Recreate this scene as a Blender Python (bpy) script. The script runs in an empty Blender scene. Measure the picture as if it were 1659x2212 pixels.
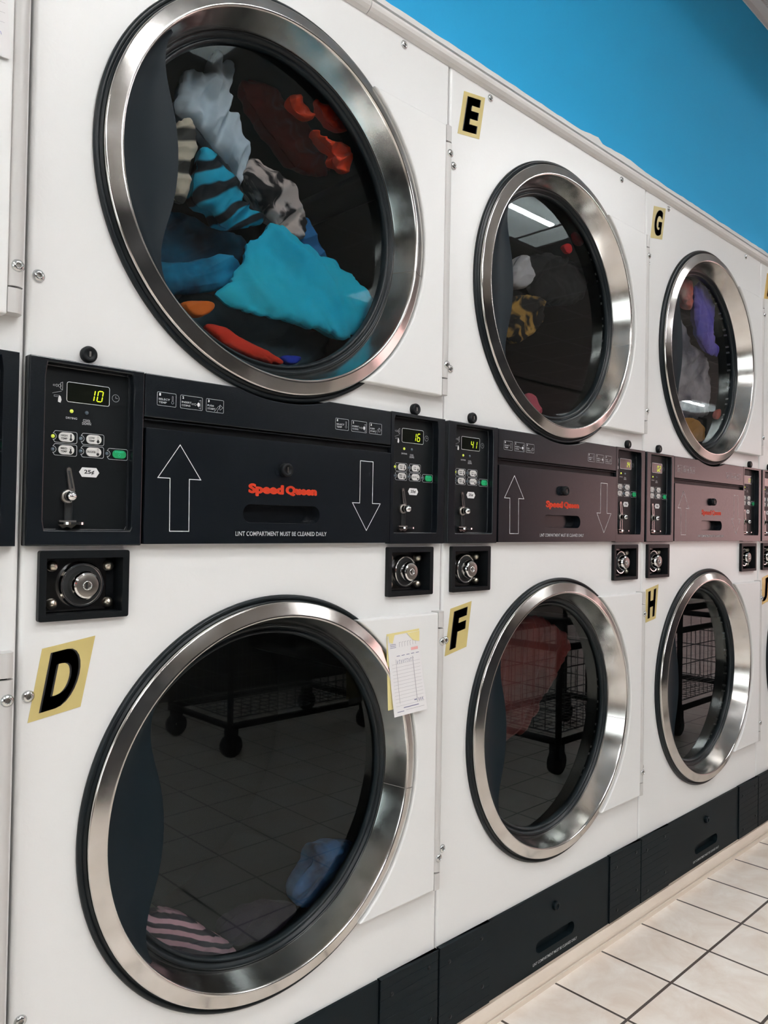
import bpy, bmesh, math, random
from mathutils import Vector, Matrix, noise
scene = bpy.context.scene
COL = scene.collection
PI = math.pi

# ------------------------------------------------------------------ camera
FPX, YAW, PITCH, ROLL = 1693.72, 0.766, 0.0153, 0.0177
CAM = Vector((-0.358, -1.0359, 1.037))
fw = Vector((math.sin(YAW)*math.cos(PITCH), math.cos(YAW)*math.cos(PITCH), math.sin(PITCH)))
rt0 = Vector((math.cos(YAW), -math.sin(YAW), 0)); up0 = rt0.cross(fw)
rt = rt0*math.cos(ROLL)+up0*math.sin(ROLL); up = -rt0*math.sin(ROLL)+up0*math.cos(ROLL)
cd = bpy.data.cameras.new('camera'); cam = bpy.data.objects.new('camera', cd); COL.objects.link(cam)
cd.sensor_fit = 'VERTICAL'; cd.sensor_height = 36.0; cd.lens = 36.0*FPX/2212.0
cd.clip_start = 0.02; cd.clip_end = 100
Mx = Matrix((rt, up, -fw)).transposed().to_4x4(); Mx.translation = CAM
cam.matrix_world = Mx
scene.camera = cam

# ------------------------------------------------------------------ world + exposure
vs = scene.view_settings
scene.display_settings.display_device = 'sRGB'
vs.view_transform = 'Standard'; vs.look = 'None'; vs.gamma = 1.0; vs.use_curve_mapping = False
vs.exposure = 0.0
world = bpy.data.worlds.new('world'); scene.world = world; world.use_nodes = True
wn = world.node_tree.nodes; wl = world.node_tree.links
tc = wn.new('ShaderNodeTexCoord'); sp = wn.new('ShaderNodeSeparateXYZ'); cr = wn.new('ShaderNodeValToRGB')
mr = wn.new('ShaderNodeMapRange'); mr.inputs[1].default_value = -1; mr.inputs[2].default_value = 1
wl.new(tc.outputs['Generated'], sp.inputs[0]); wl.new(sp.outputs[0], mr.inputs[0]); wl.new(mr.outputs[0], cr.inputs[0])
cr.color_ramp.elements[0].color = (0.95, 1.0, 1.0, 1); cr.color_ramp.elements[0].position = 0.25
cr.color_ramp.elements[1].color = (1.0, 0.60, 0.58, 1); cr.color_ramp.elements[1].position = 0.8
wl.new(cr.outputs[0], wn['Background'].inputs[0]); wn['Background'].inputs[1].default_value = 3.5
TUBE = 71.0          # strength of the fluorescent tubes

# ------------------------------------------------------------------ materials
def hexc(r, g, b):
    f = lambda c: (c/255/12.92) if c/255 <= 0.04045 else ((c/255+0.055)/1.055)**2.4
    return (f(r), f(g), f(b), 1)
def mat(name, col, rough=0.5, metal=0.0, spec=0.5, bump=None, emit=None, estr=1.0, mottle=None, coat=0.0):
    m = bpy.data.materials.new(name); m.use_nodes = True
    nt = m.node_tree; b = nt.nodes['Principled BSDF']
    b.inputs['Base Color'].default_value = col if len(col) == 4 else (*col, 1)
    b.inputs['Roughness'].default_value = rough; b.inputs['Metallic'].default_value = metal
    b.inputs['Specular IOR Level'].default_value = spec
    b.inputs['Coat Weight'].default_value = coat
    tcn = nt.nodes.new('ShaderNodeTexCoord')
    if mottle:
        sc, c2, amt = mottle
        n = nt.nodes.new('ShaderNodeTexNoise'); n.inputs['Scale'].default_value = sc; n.inputs['Detail'].default_value = 5
        r = nt.nodes.new('ShaderNodeValToRGB'); r.color_ramp.elements[0].position = 0.5-amt; r.color_ramp.elements[1].position = 0.5+amt
        r.color_ramp.elements[0].color = b.inputs['Base Color'].default_value; r.color_ramp.elements[1].color = (*c2[:3], 1)
        nt.links.new(tcn.outputs['Object'], n.inputs['Vector']); nt.links.new(n.outputs['Fac'], r.inputs[0]); nt.links.new(r.outputs[0], b.inputs['Base Color'])
    if bump:
        sc, st, dist = bump
        n = nt.nodes.new('ShaderNodeTexNoise'); n.inputs['Scale'].default_value = sc; n.inputs['Detail'].default_value = 4; n.inputs['Distortion'].default_value = dist
        bm = nt.nodes.new('ShaderNodeBump'); bm.inputs['Strength'].default_value = st; bm.inputs['Distance'].default_value = 0.002
        nt.links.new(tcn.outputs['Object'], n.inputs['Vector']); nt.links.new(n.outputs['Fac'], bm.inputs['Height']); nt.links.new(bm.outputs[0], b.inputs['Normal'])
    if emit:
        b.inputs['Emission Color'].default_value = (*emit[:3], 1); b.inputs['Emission Strength'].default_value = estr
    return m

ENAMEL = mat('white_enamel', (0.80, 0.80, 0.79), 0.33, bump=(55, 0.10, 1.6))
ENAMEL2 = mat('smooth_white_enamel', (0.80, 0.80, 0.79), 0.33, bump=(300, 0.03, 0))
GREYWHITE = mat('shaded_hinge_enamel', (0.56, 0.545, 0.53), 0.35)  # white hinge enamel, with the shade on it put into the grey
BLACKP = mat('black_panel_plastic', (0.0045, 0.0062, 0.0085), 0.24, spec=0.42, bump=(900, 0.05, 0))
BLACKM = mat('black_matte_plastic', (0.004, 0.005, 0.006), 0.42, spec=0.16)
RUBBER = mat('black_rubber', (0.005, 0.008, 0.010), 0.36, spec=0.22)
HANDLE = mat('charcoal_plastic', (0.0038, 0.0078, 0.0110), 0.45, spec=0.10, bump=(700, 0.04, 0))
CHROME = mat('chrome', (0.72, 0.72, 0.72), 0.07, 1.0)
ZINC = mat('zinc_screw', (0.62, 0.64, 0.64), 0.22, 1.0)
STEELB = mat('dull_steel', (0.30, 0.28, 0.26), 0.35, 1.0)
KICKB = mat('black_kick_plastic', (0.0035, 0.0068, 0.0088), 0.5, spec=0.08, bump=(500, 0.08, 0))
DARK = mat('dark_void', (0.004, 0.005, 0.006), 0.7)
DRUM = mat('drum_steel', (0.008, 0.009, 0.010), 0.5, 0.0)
PRINT = mat('grey_print', (0.42, 0.43, 0.44), 0.5)
PRINTW = mat('white_print', (0.72, 0.72, 0.72), 0.5)
PRINTK = mat('black_print', (0.008, 0.008, 0.009), 0.5)
REDP = mat('red_orange_print', hexc(222, 66, 34), 0.45)
PILL = mat('button_white', (0.66, 0.65, 0.63), 0.4)
GREEN = mat('button_green', hexc(22, 140, 84), 0.4)
MINT = mat('button_mint_print', hexc(40, 180, 140), 0.4)
SEG = mat('display_segment', (0.3, 0.4, 0.0), 0.4, emit=(0.72, 0.92, 0.02), estr=1.1)
LEDON = mat('led_lit', hexc(190, 200, 70), 0.3, emit=(0.6, 0.7, 0.1), estr=0.35)
LEDOFF = mat('led_grey', hexc(74, 88, 98), 0.3)
DISPG = mat('display_window', (0.006, 0.007, 0.005), 0.08)
STICK = mat('sticker_yellow', hexc(200, 184, 124), 0.4, mottle=(14, hexc(188, 170, 108), 0.3))
STICKG = mat('sticker_yellow_tinted', hexc(214, 182, 112), 0.25, mottle=(14, hexc(200, 164, 96), 0.3))  # yellow sticker with the tint of the light put into its colour
BROWN = mat('sticker_print_tinted', hexc(120, 70, 40), 0.4)  # black letters, the tint of the light painted in as brown
PAPER = mat('paper_white', (0.80, 0.78, 0.78), 0.8)
YPAPER = mat('paper_yellow', hexc(226, 212, 150), 0.8)
INK = mat('blue_grey_ink', hexc(120, 122, 150), 0.8)
INKL = mat('pale_line_ink', hexc(182, 178, 182), 0.8)
INKR = mat('pale_red_ink', hexc(220, 160, 158), 0.8)

def steel():
    m = bpy.data.materials.new('brushed_steel'); m.use_nodes = True; nt = m.node_tree; b = nt.nodes['Principled BSDF']
    b.inputs['Base Color'].default_value = (0.62, 0.60, 0.57, 1); b.inputs['Metallic'].default_value = 1.0
    tcn = nt.nodes.new('ShaderNodeTexCoord')
    n = nt.nodes.new('ShaderNodeTexNoise'); n.inputs['Scale'].default_value = 22; n.inputs['Detail'].default_value = 6
    r = nt.nodes.new('ShaderNodeMapRange'); r.inputs[3].default_value = 0.12; r.inputs[4].default_value = 0.21
    r.inputs[1].default_value = 0.3; r.inputs[2].default_value = 0.7
    nt.links.new(tcn.outputs['Object'], n.inputs['Vector']); nt.links.new(n.outputs['Fac'], r.inputs[0]); nt.links.new(r.outputs[0], b.inputs['Roughness'])
    c = nt.nodes.new('ShaderNodeValToRGB'); c.color_ramp.elements[0].position = 0.35; c.color_ramp.elements[1].position = 0.62
    c.color_ramp.elements[0].color = (0.58, 0.56, 0.53, 1); c.color_ramp.elements[1].color = (0.66, 0.64, 0.62, 1)
    nt.links.new(n.outputs['Fac'], c.inputs[0]); nt.links.new(c.outputs[0], b.inputs['Base Color'])
    return m
STEEL = steel()

def thin_glass(name, tint, refl=1.0, ior=1.45):
    m = bpy.data.materials.new(name); m.use_nodes = True; nt = m.node_tree
    for n in list(nt.nodes): nt.nodes.remove(n)
    o = nt.nodes.new('ShaderNodeOutputMaterial'); mx = nt.nodes.new('ShaderNodeMixShader')
    t = nt.nodes.new('ShaderNodeBsdfTransparent'); t.inputs[0].default_value = (*tint, 1)
    g = nt.nodes.new('ShaderNodeBsdfGlossy'); g.inputs['Roughness'].default_value = 0.012; g.inputs[0].default_value = (0.86*refl, 0.98*refl, refl, 1)
    f = nt.nodes.new('ShaderNodeFresnel'); f.inputs[0].default_value = ior
    nt.links.new(f.outputs[0], mx.inputs[0]); nt.links.new(t.outputs[0], mx.inputs[1]); nt.links.new(g.outputs[0], mx.inputs[2]); nt.links.new(mx.outputs[0], o.inputs[0])
    return m
GLASS = thin_glass('door_glass', (0.985, 0.99, 0.995))
GLASSB = thin_glass('door_glass_inner_face', (0.97, 0.97, 0.97), 0.0, 1.001)
PANE = thin_glass('window_glass', (0.97, 0.98, 0.98))

def stripes(name, c1, c2, scale, rot, dist=1.5, thr=0.5):
    m = mat(name, c1, 0.85); nt = m.node_tree; b = nt.nodes['Principled BSDF']
    tcn = nt.nodes.new('ShaderNodeTexCoord'); mp = nt.nodes.new('ShaderNodeMapping'); mp.inputs['Rotation'].default_value = (0, rot, 0)
    w = nt.nodes.new('ShaderNodeTexWave'); w.bands_direction = 'Z'; w.inputs['Scale'].default_value = scale; w.inputs['Distortion'].default_value = dist
    w.inputs['Detail'].default_value = 2
    r = nt.nodes.new('ShaderNodeValToRGB'); r.color_ramp.elements[0].position = thr-0.12; r.color_ramp.elements[1].position = thr+0.12
    r.color_ramp.elements[0].color = c1; r.color_ramp.elements[1].color = c2
    nt.links.new(tcn.outputs['Object'], mp.inputs[0]); nt.links.new(mp.outputs[0], w.inputs['Vector']); nt.links.new(w.outputs['Fac'], r.inputs[0]); nt.links.new(r.outputs[0], b.inputs['Base Color'])
    return m
def blotch(name, c1, c2, scale, thr=0.5, soft=0.05, dist=0.8):
    m = mat(name, c1, 0.85); nt = m.node_tree; b = nt.nodes['Principled BSDF']
    tcn = nt.nodes.new('ShaderNodeTexCoord')
    w = nt.nodes.new('ShaderNodeTexNoise'); w.inputs['Scale'].default_value = scale; w.inputs['Detail'].default_value = 2; w.inputs['Distortion'].default_value = dist
    r = nt.nodes.new('ShaderNodeValToRGB'); r.color_ramp.elements[0].position = thr-soft; r.color_ramp.elements[1].position = thr+soft
    r.color_ramp.elements[0].color = c1; r.color_ramp.elements[1].color = c2
    nt.links.new(tcn.outputs['Object'], w.inputs['Vector']); nt.links.new(w.outputs['Fac'], r.inputs[0]); nt.links.new(r.outputs[0], b.inputs['Base Color'])
    return m

# ------------------------------------------------------------------ mesh builder
class MB:
    def __init__(s): s.v = []; s.f = []; s.m = []; s.sm = []
    def add(s, vs, fs, mi=0, smooth=False):
        o = len(s.v); s.v += [tuple(p) for p in vs]
        for f in fs: s.f.append([i+o for i in f]); s.m.append(mi); s.sm.append(smooth)
        return s
    def box(s, x0, x1, y0, y1, z0, z1, mi=0):
        v = [(x, y, z) for x in (x0, x1) for y in (y0, y1) for z in (z0, z1)]
        return s.add(v, [(0, 1, 3, 2), (4, 6, 7, 5), (0, 4, 5, 1), (2, 3, 7, 6), (0, 2, 6, 4), (1, 5, 7, 3)], mi)
    def prism(s, pts, y0, y1, mi=0):
        # pts: (x,z) counter-clockwise seen from -y; front face at y0 (towards the room)
        n = len(pts); v = [(x, y0, z) for x, z in pts]+[(x, y1, z) for x, z in pts]
        f = [list(range(n)), list(range(2*n-1, n-1, -1))]+[(i, i+n, (i+1) % n+n, (i+1) % n) for i in range(n)]
        return s.add(v, f, mi)
    def flat(s, pts, y, mi=0):
        return s.add([(x, y, z) for x, z in pts], [list(range(len(pts)))], mi)
    def outline(s, pts, y, w, mi=0, closed=True):
        # a printed line of width w along pts
        n = len(pts); L = []; R = []
        for i in range(n):
            a = pts[i-1] if (i > 0 or closed) else pts[i]; b = pts[(i+1) % n] if (i < n-1 or closed) else pts[i]; p = pts[i]
            d1 = Vector((p[0]-a[0], p[1]-a[1])); d2 = Vector((b[0]-p[0], b[1]-p[1]))
            if d1.length < 1e-9: d1 = d2
            if d2.length < 1e-9: d2 = d1
            d1.normalize(); d2.normalize(); t = d1+d2
            if t.length < 1e-6: t = d1
            t.normalize(); nx, nz = -t.y, t.x
            k = 1/max(0.35, t.dot(d1)); L.append((p[0]+nx*w/2*k, y, p[1]+nz*w/2*k)); R.append((p[0]-nx*w/2*k, y, p[1]-nz*w/2*k))
        m = n if closed else n-1
        return s.add(L+R, [(i, (i+1) % n, (i+1) % n+n, i+n)[::-1] for i in range(m)], mi)
    def lathe(s, prof, c, n=96, mi=0, smooth=True, cap0=False, cap1=False, a0=0, a1=2*PI):
        # prof: (r, y) list, axis along Y through c=(x,z)
        full = abs(a1-a0-2*PI) < 1e-6; cols = n if full else n+1
        v = []; k = len(prof)
        for i in range(cols):
            t = a0+(a1-a0)*i/n
            for r, y in prof: v.append((c[0]+r*math.cos(t), y, c[1]+r*math.sin(t)))
        f = []
        for i in range(n):
            j = (i+1) % cols
            for q in range(k-1): f.append((i*k+q, i*k+q+1, j*k+q+1, j*k+q))
        s.add(v, f, mi, smooth)
        for cap, q in ((cap0, 0), (cap1, k-1)):
            if cap: s.add([v[i*k+q] for i in range(cols)], [list(range(cols))], mi, False)
        return s
    def zcyl(s, x, y, z0, z1, r, n=20, mi=0):
        v = [(x+r*math.cos(2*PI*i/n), y+r*math.sin(2*PI*i/n), z) for z in (z0, z1) for i in range(n)]
        s.add(v, [(i, (i+1) % n, (i+1) % n+n, i+n) for i in range(n)], mi, True)
        return s.add(v, [list(range(n))[::-1], list(range(n, 2*n))], mi)
    def tube(s, pts, r, n=8, mi=0):
        P = [Vector(p) for p in pts]; v = []; m = len(P)
        for i, p in enumerate(P):
            t = (P[min(i+1, m-1)]-P[max(i-1, 0)]).normalized()
            a = t.cross(Vector((0, 0, 1)));
            if a.length < 1e-3: a = t.cross(Vector((1, 0, 0)))
            a.normalize(); b = t.cross(a)
            for q in range(n): v.append(p+a*r*math.cos(2*PI*q/n)+b*r*math.sin(2*PI*q/n))
        f = [(i*n+q, i*n+(q+1) % n, (i+1)*n+(q+1) % n, (i+1)*n+q) for i in range(m-1) for q in range(n)]
        f += [list(range(n))[::-1], list(range((m-1)*n, m*n))]
        return s.add(v, f, mi, True)
    def text(s, body, x0, x1, z0, z1, y, mi=0, bold=0.0, quad=None, res=3):
        # lettering fitted into the box x0..x1, z0..z1 on the plane y (or into a quad)
        c = bpy.data.curves.new('t', 'FONT'); c.body = body; c.size = 1; c.offset = bold; c.resolution_u = res; c.align_x = 'CENTER'; c.space_line = 0.85
        o = bpy.data.objects.new('t', c); me = bpy.data.meshes.new_from_object(o)
        P = [tuple(v.co) for v in me.vertices]; F = [list(p.vertices) for p in me.polygons]
        bpy.data.objects.remove(o); bpy.data.curves.remove(c); bpy.data.meshes.remove(me)
        if not P: return s
        ax = min(p[0] for p in P); bx = max(p[0] for p in P); az = min(p[1] for p in P); bz = max(p[1] for p in P)
        out = []
        for p in P:
            u = (p[0]-ax)/max(bx-ax, 1e-6); w = (p[1]-az)/max(bz-az, 1e-6)
            if quad:
                BL, BR, TL, TR = quad; U = x0+u*(x1-x0); W = z0+w*(z1-z0)
                X = (BL[0]*(1-U)+BR[0]*U)*(1-W)+(TL[0]*(1-U)+TR[0]*U)*W; Z = (BL[1]*(1-U)+BR[1]*U)*(1-W)+(TL[1]*(1-U)+TR[1]*U)*W
                out.append((X, y, Z))
            else: out.append((x0+u*(x1-x0), y, z0+w*(z1-z0)))
        return s.add(out, F, mi)
    def mesh(s, name, mats, bevel=0, seg=2, weld=False):
        me = bpy.data.meshes.new(name); me.from_pydata(s.v, [], s.f)
        for m in mats: me.materials.append(m)
        me.polygons.foreach_set('material_index', s.m); me.polygons.foreach_set('use_smooth', s.sm); me.update()
        bm = bmesh.new(); bm.from_mesh(me)
        if weld or bevel: bmesh.ops.remove_doubles(bm, verts=bm.verts, dist=1e-5)
        if weld or bevel: bmesh.ops.recalc_face_normals(bm, faces=bm.faces)
        if bevel:
            ed = [e for e in bm.edges if len(e.link_faces) == 2 and e.calc_face_angle(0) > math.radians(35)]
            bmesh.ops.bevel(bm, geom=ed, offset=bevel, segments=seg, affect='EDGES', profile=0.5, clamp_overlap=True)
        bm.to_mesh(me); bm.free()
        return me
CACHE = {}
def part(name, parent, key, fn, loc=(0, 0, 0), label=None):
    """one mesh object; copies of the same kind share the mesh data"""
    if key not in CACHE: CACHE[key] = fn()
    o = bpy.data.objects.new(name, CACHE[key]); COL.objects.link(o)
    o.parent = parent; o.location = loc
    if label: o['label'] = label
    return o
def thing(name, label, cat, loc=(0, 0, 0), group=None, me=None, rz=0):
    o = bpy.data.objects.new(name, me); COL.objects.link(o); o.location = loc; o.rotation_euler = (0, 0, rz)
    o['label'] = label; o['category'] = cat
    if group: o['group'] = group
    return o
def struct(name, me, loc=(0, 0, 0)):
    o = bpy.data.objects.new(name, me); COL.objects.link(o); o.location = loc; o['kind'] = 'structure'
    return o

def arc(cx, cz, r, a0, a1, n=12):
    return [(cx+r*math.cos(a0+(a1-a0)*i/n), cz+r*math.sin(a0+(a1-a0)*i/n)) for i in range(n+1)]
def rrect(x0, x1, z0, z1, r, n=5):
    return arc(x1-r, z0+r, r, -PI/2, 0, n)+arc(x1-r, z1-r, r, 0, PI/2, n)+arc(x0+r, z1-r, r, PI/2, PI, n)+arc(x0+r, z0+r, r, PI, 1.5*PI, n)
def ray_poly(c, a, poly):
    d = (math.cos(a), math.sin(a)); best = None
    for i in range(len(poly)):
        p, q = poly[i], poly[(i+1) % len(poly)]; ex, ez = q[0]-p[0], q[1]-p[1]; den = d[0]*ez-d[1]*ex
        if abs(den) < 1e-12: continue
        t = ((p[0]-c[0])*ez-(p[1]-c[1])*ex)/den; u = ((p[0]-c[0])*d[1]-(p[1]-c[1])*d[0])/den
        if t > 0 and -1e-6 <= u <= 1+1e-6 and (best is None or t < best): best = t
    return (c[0]+d[0]*best, c[1]+d[1]*best)
def holed(mb, outer, hole, c, y, mi=0, extra=(), n=128):
    """flat plate at y between the outline 'outer' and the star-shaped hole 'hole'; returns the hole loop"""
    A = sorted({round(2*PI*i/n, 6) for i in range(n)} | {round(math.atan2(p[1]-c[1], p[0]-c[0]) % (2*PI), 6) for p in list(outer)+list(extra)})
    H = [ray_poly(c, a, hole) for a in A]; O = [ray_poly(c, a, outer) for a in A]; k = len(A)
    mb.add([(x, y, z) for x, z in O]+[(x, y, z) for x, z in H], [(i, (i+1) % k, (i+1) % k+k, i+k) for i in range(k)], mi)
    return H
def well(mb, loop, y0, y1, mi=0, mi_floor=None, floor=True):
    k = len(loop); v = [(x, y0, z) for x, z in loop]+[(x, y1, z) for x, z in loop]
    mb.add(v, [(i, (i+1) % k, (i+1) % k+k, i+k) for i in range(k)], mi)
    if floor: mb.add(v[k:], [list(range(k))], mi if mi_floor is None else mi_floor)
def skirt(mb, outer, y0, y1, mi=0):
    k = len(outer); v = [(x, y0, z) for x, z in outer]+[(x, y1, z) for x, z in outer]
    mb.add(v, [(i, i+k, (i+1) % k+k, (i+1) % k) for i in range(k)], mi)
def rect(x0, x1, z0, z1): return [(x0, z0), (x1, z0), (x1, z1), (x0, z1)]
def circle(c, r, n=160): return arc(c[0], c[1], r, 0, 2*PI*(n-1)/n, n-1)

# ------------------------------------------------------------------ room shell
W = 0.8
ZBEND, ZSTRIP0, ZSTRIP1, ZC = 1.950, 1.984, 1.9945, 2.80
XL, XR, YF = -3.2, 12.0, -7.0
def tile_mat():
    m = mat('floor_tile', hexc(226, 212, 202), 0.28); nt = m.node_tree; b = nt.nodes['Principled BSDF']
    tcn = nt.nodes.new('ShaderNodeTexCoord'); mp = nt.nodes.new('ShaderNodeMapping')
    nt.links.new(tcn.outputs['Object'], mp.inputs[0])
    n1 = nt.nodes.new('ShaderNodeTexNoise'); n1.inputs['Scale'].default_value = 7; n1.inputs['Detail'].default_value = 8; n1.inputs['Roughness'].default_value = 0.65; n1.inputs['Distortion'].default_value = 0.6
    r1 = nt.nodes.new('ShaderNodeValToRGB'); r1.color_ramp.elements[0].position = 0.34; r1.color_ramp.elements[1].position = 0.66
    r1.color_ramp.elements[0].color = hexc(236, 219, 204); r1.color_ramp.elements[1].color = hexc(255, 247, 238)
    nt.links.new(mp.outputs[0], n1.inputs['Vector']); nt.links.new(n1.outputs['Fac'], r1.inputs[0])
    br = nt.nodes.new('ShaderNodeTexBrick'); br.offset = 0.0; br.squash = 1.0
    br.inputs['Scale'].default_value = 1.0; br.inputs['Brick Width'].default_value = 0.199; br.inputs['Row Height'].default_value = 0.199
    br.inputs['Mortar Size'].default_value = 0.0034; br.inputs['Mortar Smooth'].default_value = 0.15; br.inputs['Bias'].default_value = 0
    br.inputs['Color1'].default_value = (1, 1, 1, 1); br.inputs['Color2'].default_value = (0.95, 0.95, 0.95, 1); br.inputs['Mortar'].default_value = (0, 0, 0, 1)
    nt.links.new(mp.outputs[0], br.inputs['Vector'])
    mx = nt.nodes.new('ShaderNodeMix'); mx.data_type = 'RGBA'; mx.inputs[7].default_value = hexc(70, 60, 55)
    ml = nt.nodes.new('ShaderNodeMix'); ml.data_type = 'RGBA'; ml.blend_type = 'MULTIPLY'; ml.inputs[0].default_value = 1
    nt.links.new(r1.outputs[0], ml.inputs[6]); nt.links.new(br.outputs['Color'], ml.inputs[7])
    nt.links.new(br.outputs['Fac'], mx.inputs[0]); nt.links.new(ml.outputs[2], mx.inputs[6]); nt.links.new(mx.outputs[2], b.inputs['Base Color'])
    bm = nt.nodes.new('ShaderNodeBump'); bm.inputs['Strength'].default_value = 0.5; bm.inputs['Distance'].default_value = 0.002; bm.invert = True
    nt.links.new(br.outputs['Fac'], bm.inputs['Height']); nt.links.new(bm.outputs[0], b.inputs['Normal'])
    return m
TILE = tile_mat()
BLUE = mat('blue_wall_paint', hexc(14, 158, 212), 0.75, bump=(160, 0.12, 0))
WWALL = mat('white_wall_paint', (0.62, 0.60, 0.58), 0.7)
DWALL = mat('slate_wall_paint', (0.030, 0.034, 0.040), 0.7)
TANWALL = mat('tan_wall_paint', (0.15, 0.12, 0.10), 0.7)
TRIMW = mat('white_trim_paint', (0.78, 0.76, 0.74), 0.45)
BEIGE = mat('beige_base_trim', hexc(232, 219, 204), 0.4, mottle=(5, hexc(216, 200, 184), 0.25))
CEIL = mat('ceiling_tile', (0.62, 0.61, 0.60), 0.9, mottle=(160, (0.40, 0.39, 0.38), 0.12), bump=(220, 0.4, 0))
GRID = mat('ceiling_grid_metal', (0.66, 0.65, 0.65), 0.5)

# floor: its own origin sits on a grout crossing so the procedural grid lands on the photographed lines
fx, fy = 1.1835, -0.2005
mb = MB(); mb.box(XL-fx, XR-fx, YF-fy, 0.88-fy, -0.05, 0)
struct('floor', mb.mesh('floor', [TILE]), (fx, fy, 0))
# wall above and beside the built-in dryers
mb = MB(); mb.box(XL, XR, 0.002, 0.12, ZSTRIP0, ZC+0.20)
struct('wall_above', mb.mesh('wall_above', [BLUE]))
mb = MB(); mb.box(XL-.1, XR+.1, 0.78, 0.88, 0, ZC+0.20)
struct('wall_back', mb.mesh('wall_back', [WWALL]))
mb = MB(); mb.box(XL, -0.802, 0.004, 0.12, 0, ZSTRIP0); mb.box(3.205, XR, 0.004, 0.12, 0, ZSTRIP0)
struct('wall_back_lower', mb.mesh('wall_back_lower', [WWALL]))
# opposite wall, ends
mb = MB(); mb.box(XL, XR, YF-0.1, YF, 0, ZC+0.20)
struct('wall_front', mb.mesh('wall_front', [DWALL]))
def end_wall(name, x0, x1, y0, y1, z0, z1, m):
    mb = MB(); mb.box(x0, x1, YF, y0, 0, ZC+0.20); mb.box(x0, x1, y1, 0.88, 0, ZC+0.20); mb.box(x0, x1, y0, y1, 0, z0); mb.box(x0, x1, y0, y1, z1, ZC+0.20)
    return struct(name, mb.mesh(name, [m]))
end_wall('wall_right', XR, XR+0.1, -6.8, -2.4, 0.35, 2.3, WWALL)
end_wall('wall_left', XL-0.1, XL, -2.6, -0.25, 0.7, 2.2, TANWALL)
FRAME = mat('window_frame_metal', (0.10, 0.10, 0.10), 0.4)
def window(name, x, y0, y1, z0, z1, n):
    mb = MB(); w = 0.05
    mb.box(x, x+0.08, y0, y1, z0, z0+w); mb.box(x, x+0.08, y0, y1, z1-w, z1)
    for i in range(n+1):
        yy = y0+(y1-y0-w)*i/n; mb.box(x, x+0.08, yy, yy+w, z0+w, z1-w)
    o = struct(name, mb.mesh(name, [FRAME]))
    mb = MB(); mb.box(x+0.035, x+0.041, y0+0.01, y1-0.01, z0+0.01, z1-0.01)
    p = bpy.data.objects.new('pane', mb.mesh('pane', [PANE])); COL.objects.link(p); p.parent = o; p['kind'] = 'structure'
window('window_1', XR+0.01, -6.8, -2.4, 0.35, 2.3, 3)
window('window_2', XL-0.09, -2.6, -0.25, 0.7, 2.2, 2)

# ceiling with recessed fluorescent troffers
FIX = [(0.62, -1.25), (4.20, -3.20), (3.115, -1.52), (-1.75, -1.20), (0.45, -2.60), (-1.75, -2.60), (0.20, -4.00), (5.15, -4.00), (-1.75, -4.00), (10.6, -3.90), (10.6, -5.60)]  # rear-left and counter fixtures are unseen, added as frontal fill light
FL, FW = 1.22, 0.56
def ceiling():
    mb = MB(); xs = sorted({XL-.1, XR+.1} | {c[0]+s*FL/2 for c in FIX for s in (-1, 1)}); ys = sorted({YF-.1, 0.88} | {c[1]+s*FW/2 for c in FIX for s in (-1, 1)})
    for i in range(len(xs)-1):
        for j in range(len(ys)-1):
            mx, my = (xs[i]+xs[i+1])/2, (ys[j]+ys[j+1])/2
            if any(abs(mx-c[0]) < FL/2 and abs(my-c[1]) < FW/2 for c in FIX): continue
            mb.box(xs[i], xs[i+1], ys[j], ys[j+1], ZC, ZC+0.02)
    mb.box(XL-.1, XR+.1, YF-.1, 0.88, ZC+0.20, ZC+0.22)
    return mb.mesh('ceiling', [CEIL])
struct('ceiling', ceiling())
mb = MB()
mb.box(XL, XR, -0.028, 0.0, ZC-0.006, ZC-0.001); mb.box(XL, XR, -0.002, 0.0015, ZC-0.03, ZC-0.001)
for yy in (-1.22, -1.82, -2.44, -3.05, -3.66, -4.27): mb.box(XL, XR, yy-0.012, yy+0.012, ZC-0.005, ZC-0.0005)
x = XL
while x < XR:
    mb.box(x-0.012, x+0.012, YF, -0.03, ZC-0.004, ZC-0.0003); x += 0.61
struct('trim_1', mb.mesh('ceiling_grid', [GRID]))
LAMPW = mat('troffer_white', (0.85, 0.85, 0.84), 0.4)
TUBEM = mat('fluorescent_tube', (0.9, 0.9, 0.9), 0.4, emit=(0.985, 0.995, 1.0), estr=TUBE)
def troffer_pan():
    mb = MB(); a, b, h = FL/2, FW/2, 0.145
    mb.add([(-a, -b, 0), (a, -b, 0), (a, b, 0), (-a, b, 0), (-a+.03, -b+.06, h), (a-.03, -b+.06, h), (a-.03, b-.06, h), (-a+.03, b-.06, h)],
           [(0, 1, 5, 4), (1, 2, 6, 5), (2, 3, 7, 6), (3, 0, 4, 7), (4, 5, 6, 7)])
    return mb.mesh('pan', [LAMPW])
def troffer_tube():
    mb = MB(); mb.tube([(-0.57, 0, 0), (0.57, 0, 0)], 0.0135, 12); return mb.mesh('tube', [TUBEM])
TUBE_FILL = mat('fill_fluorescent_tube', (0.9, 0.9, 0.9), 0.4, emit=(0.985, 0.995, 1.0), estr=TUBE*1.25)  # stronger tubes for the added fill lights behind the viewer
def troffer_tube_fill():
    mb = MB(); mb.tube([(-0.57, 0, 0), (0.57, 0, 0)], 0.0135, 12); return mb.mesh('tube', [TUBE_FILL])
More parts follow.
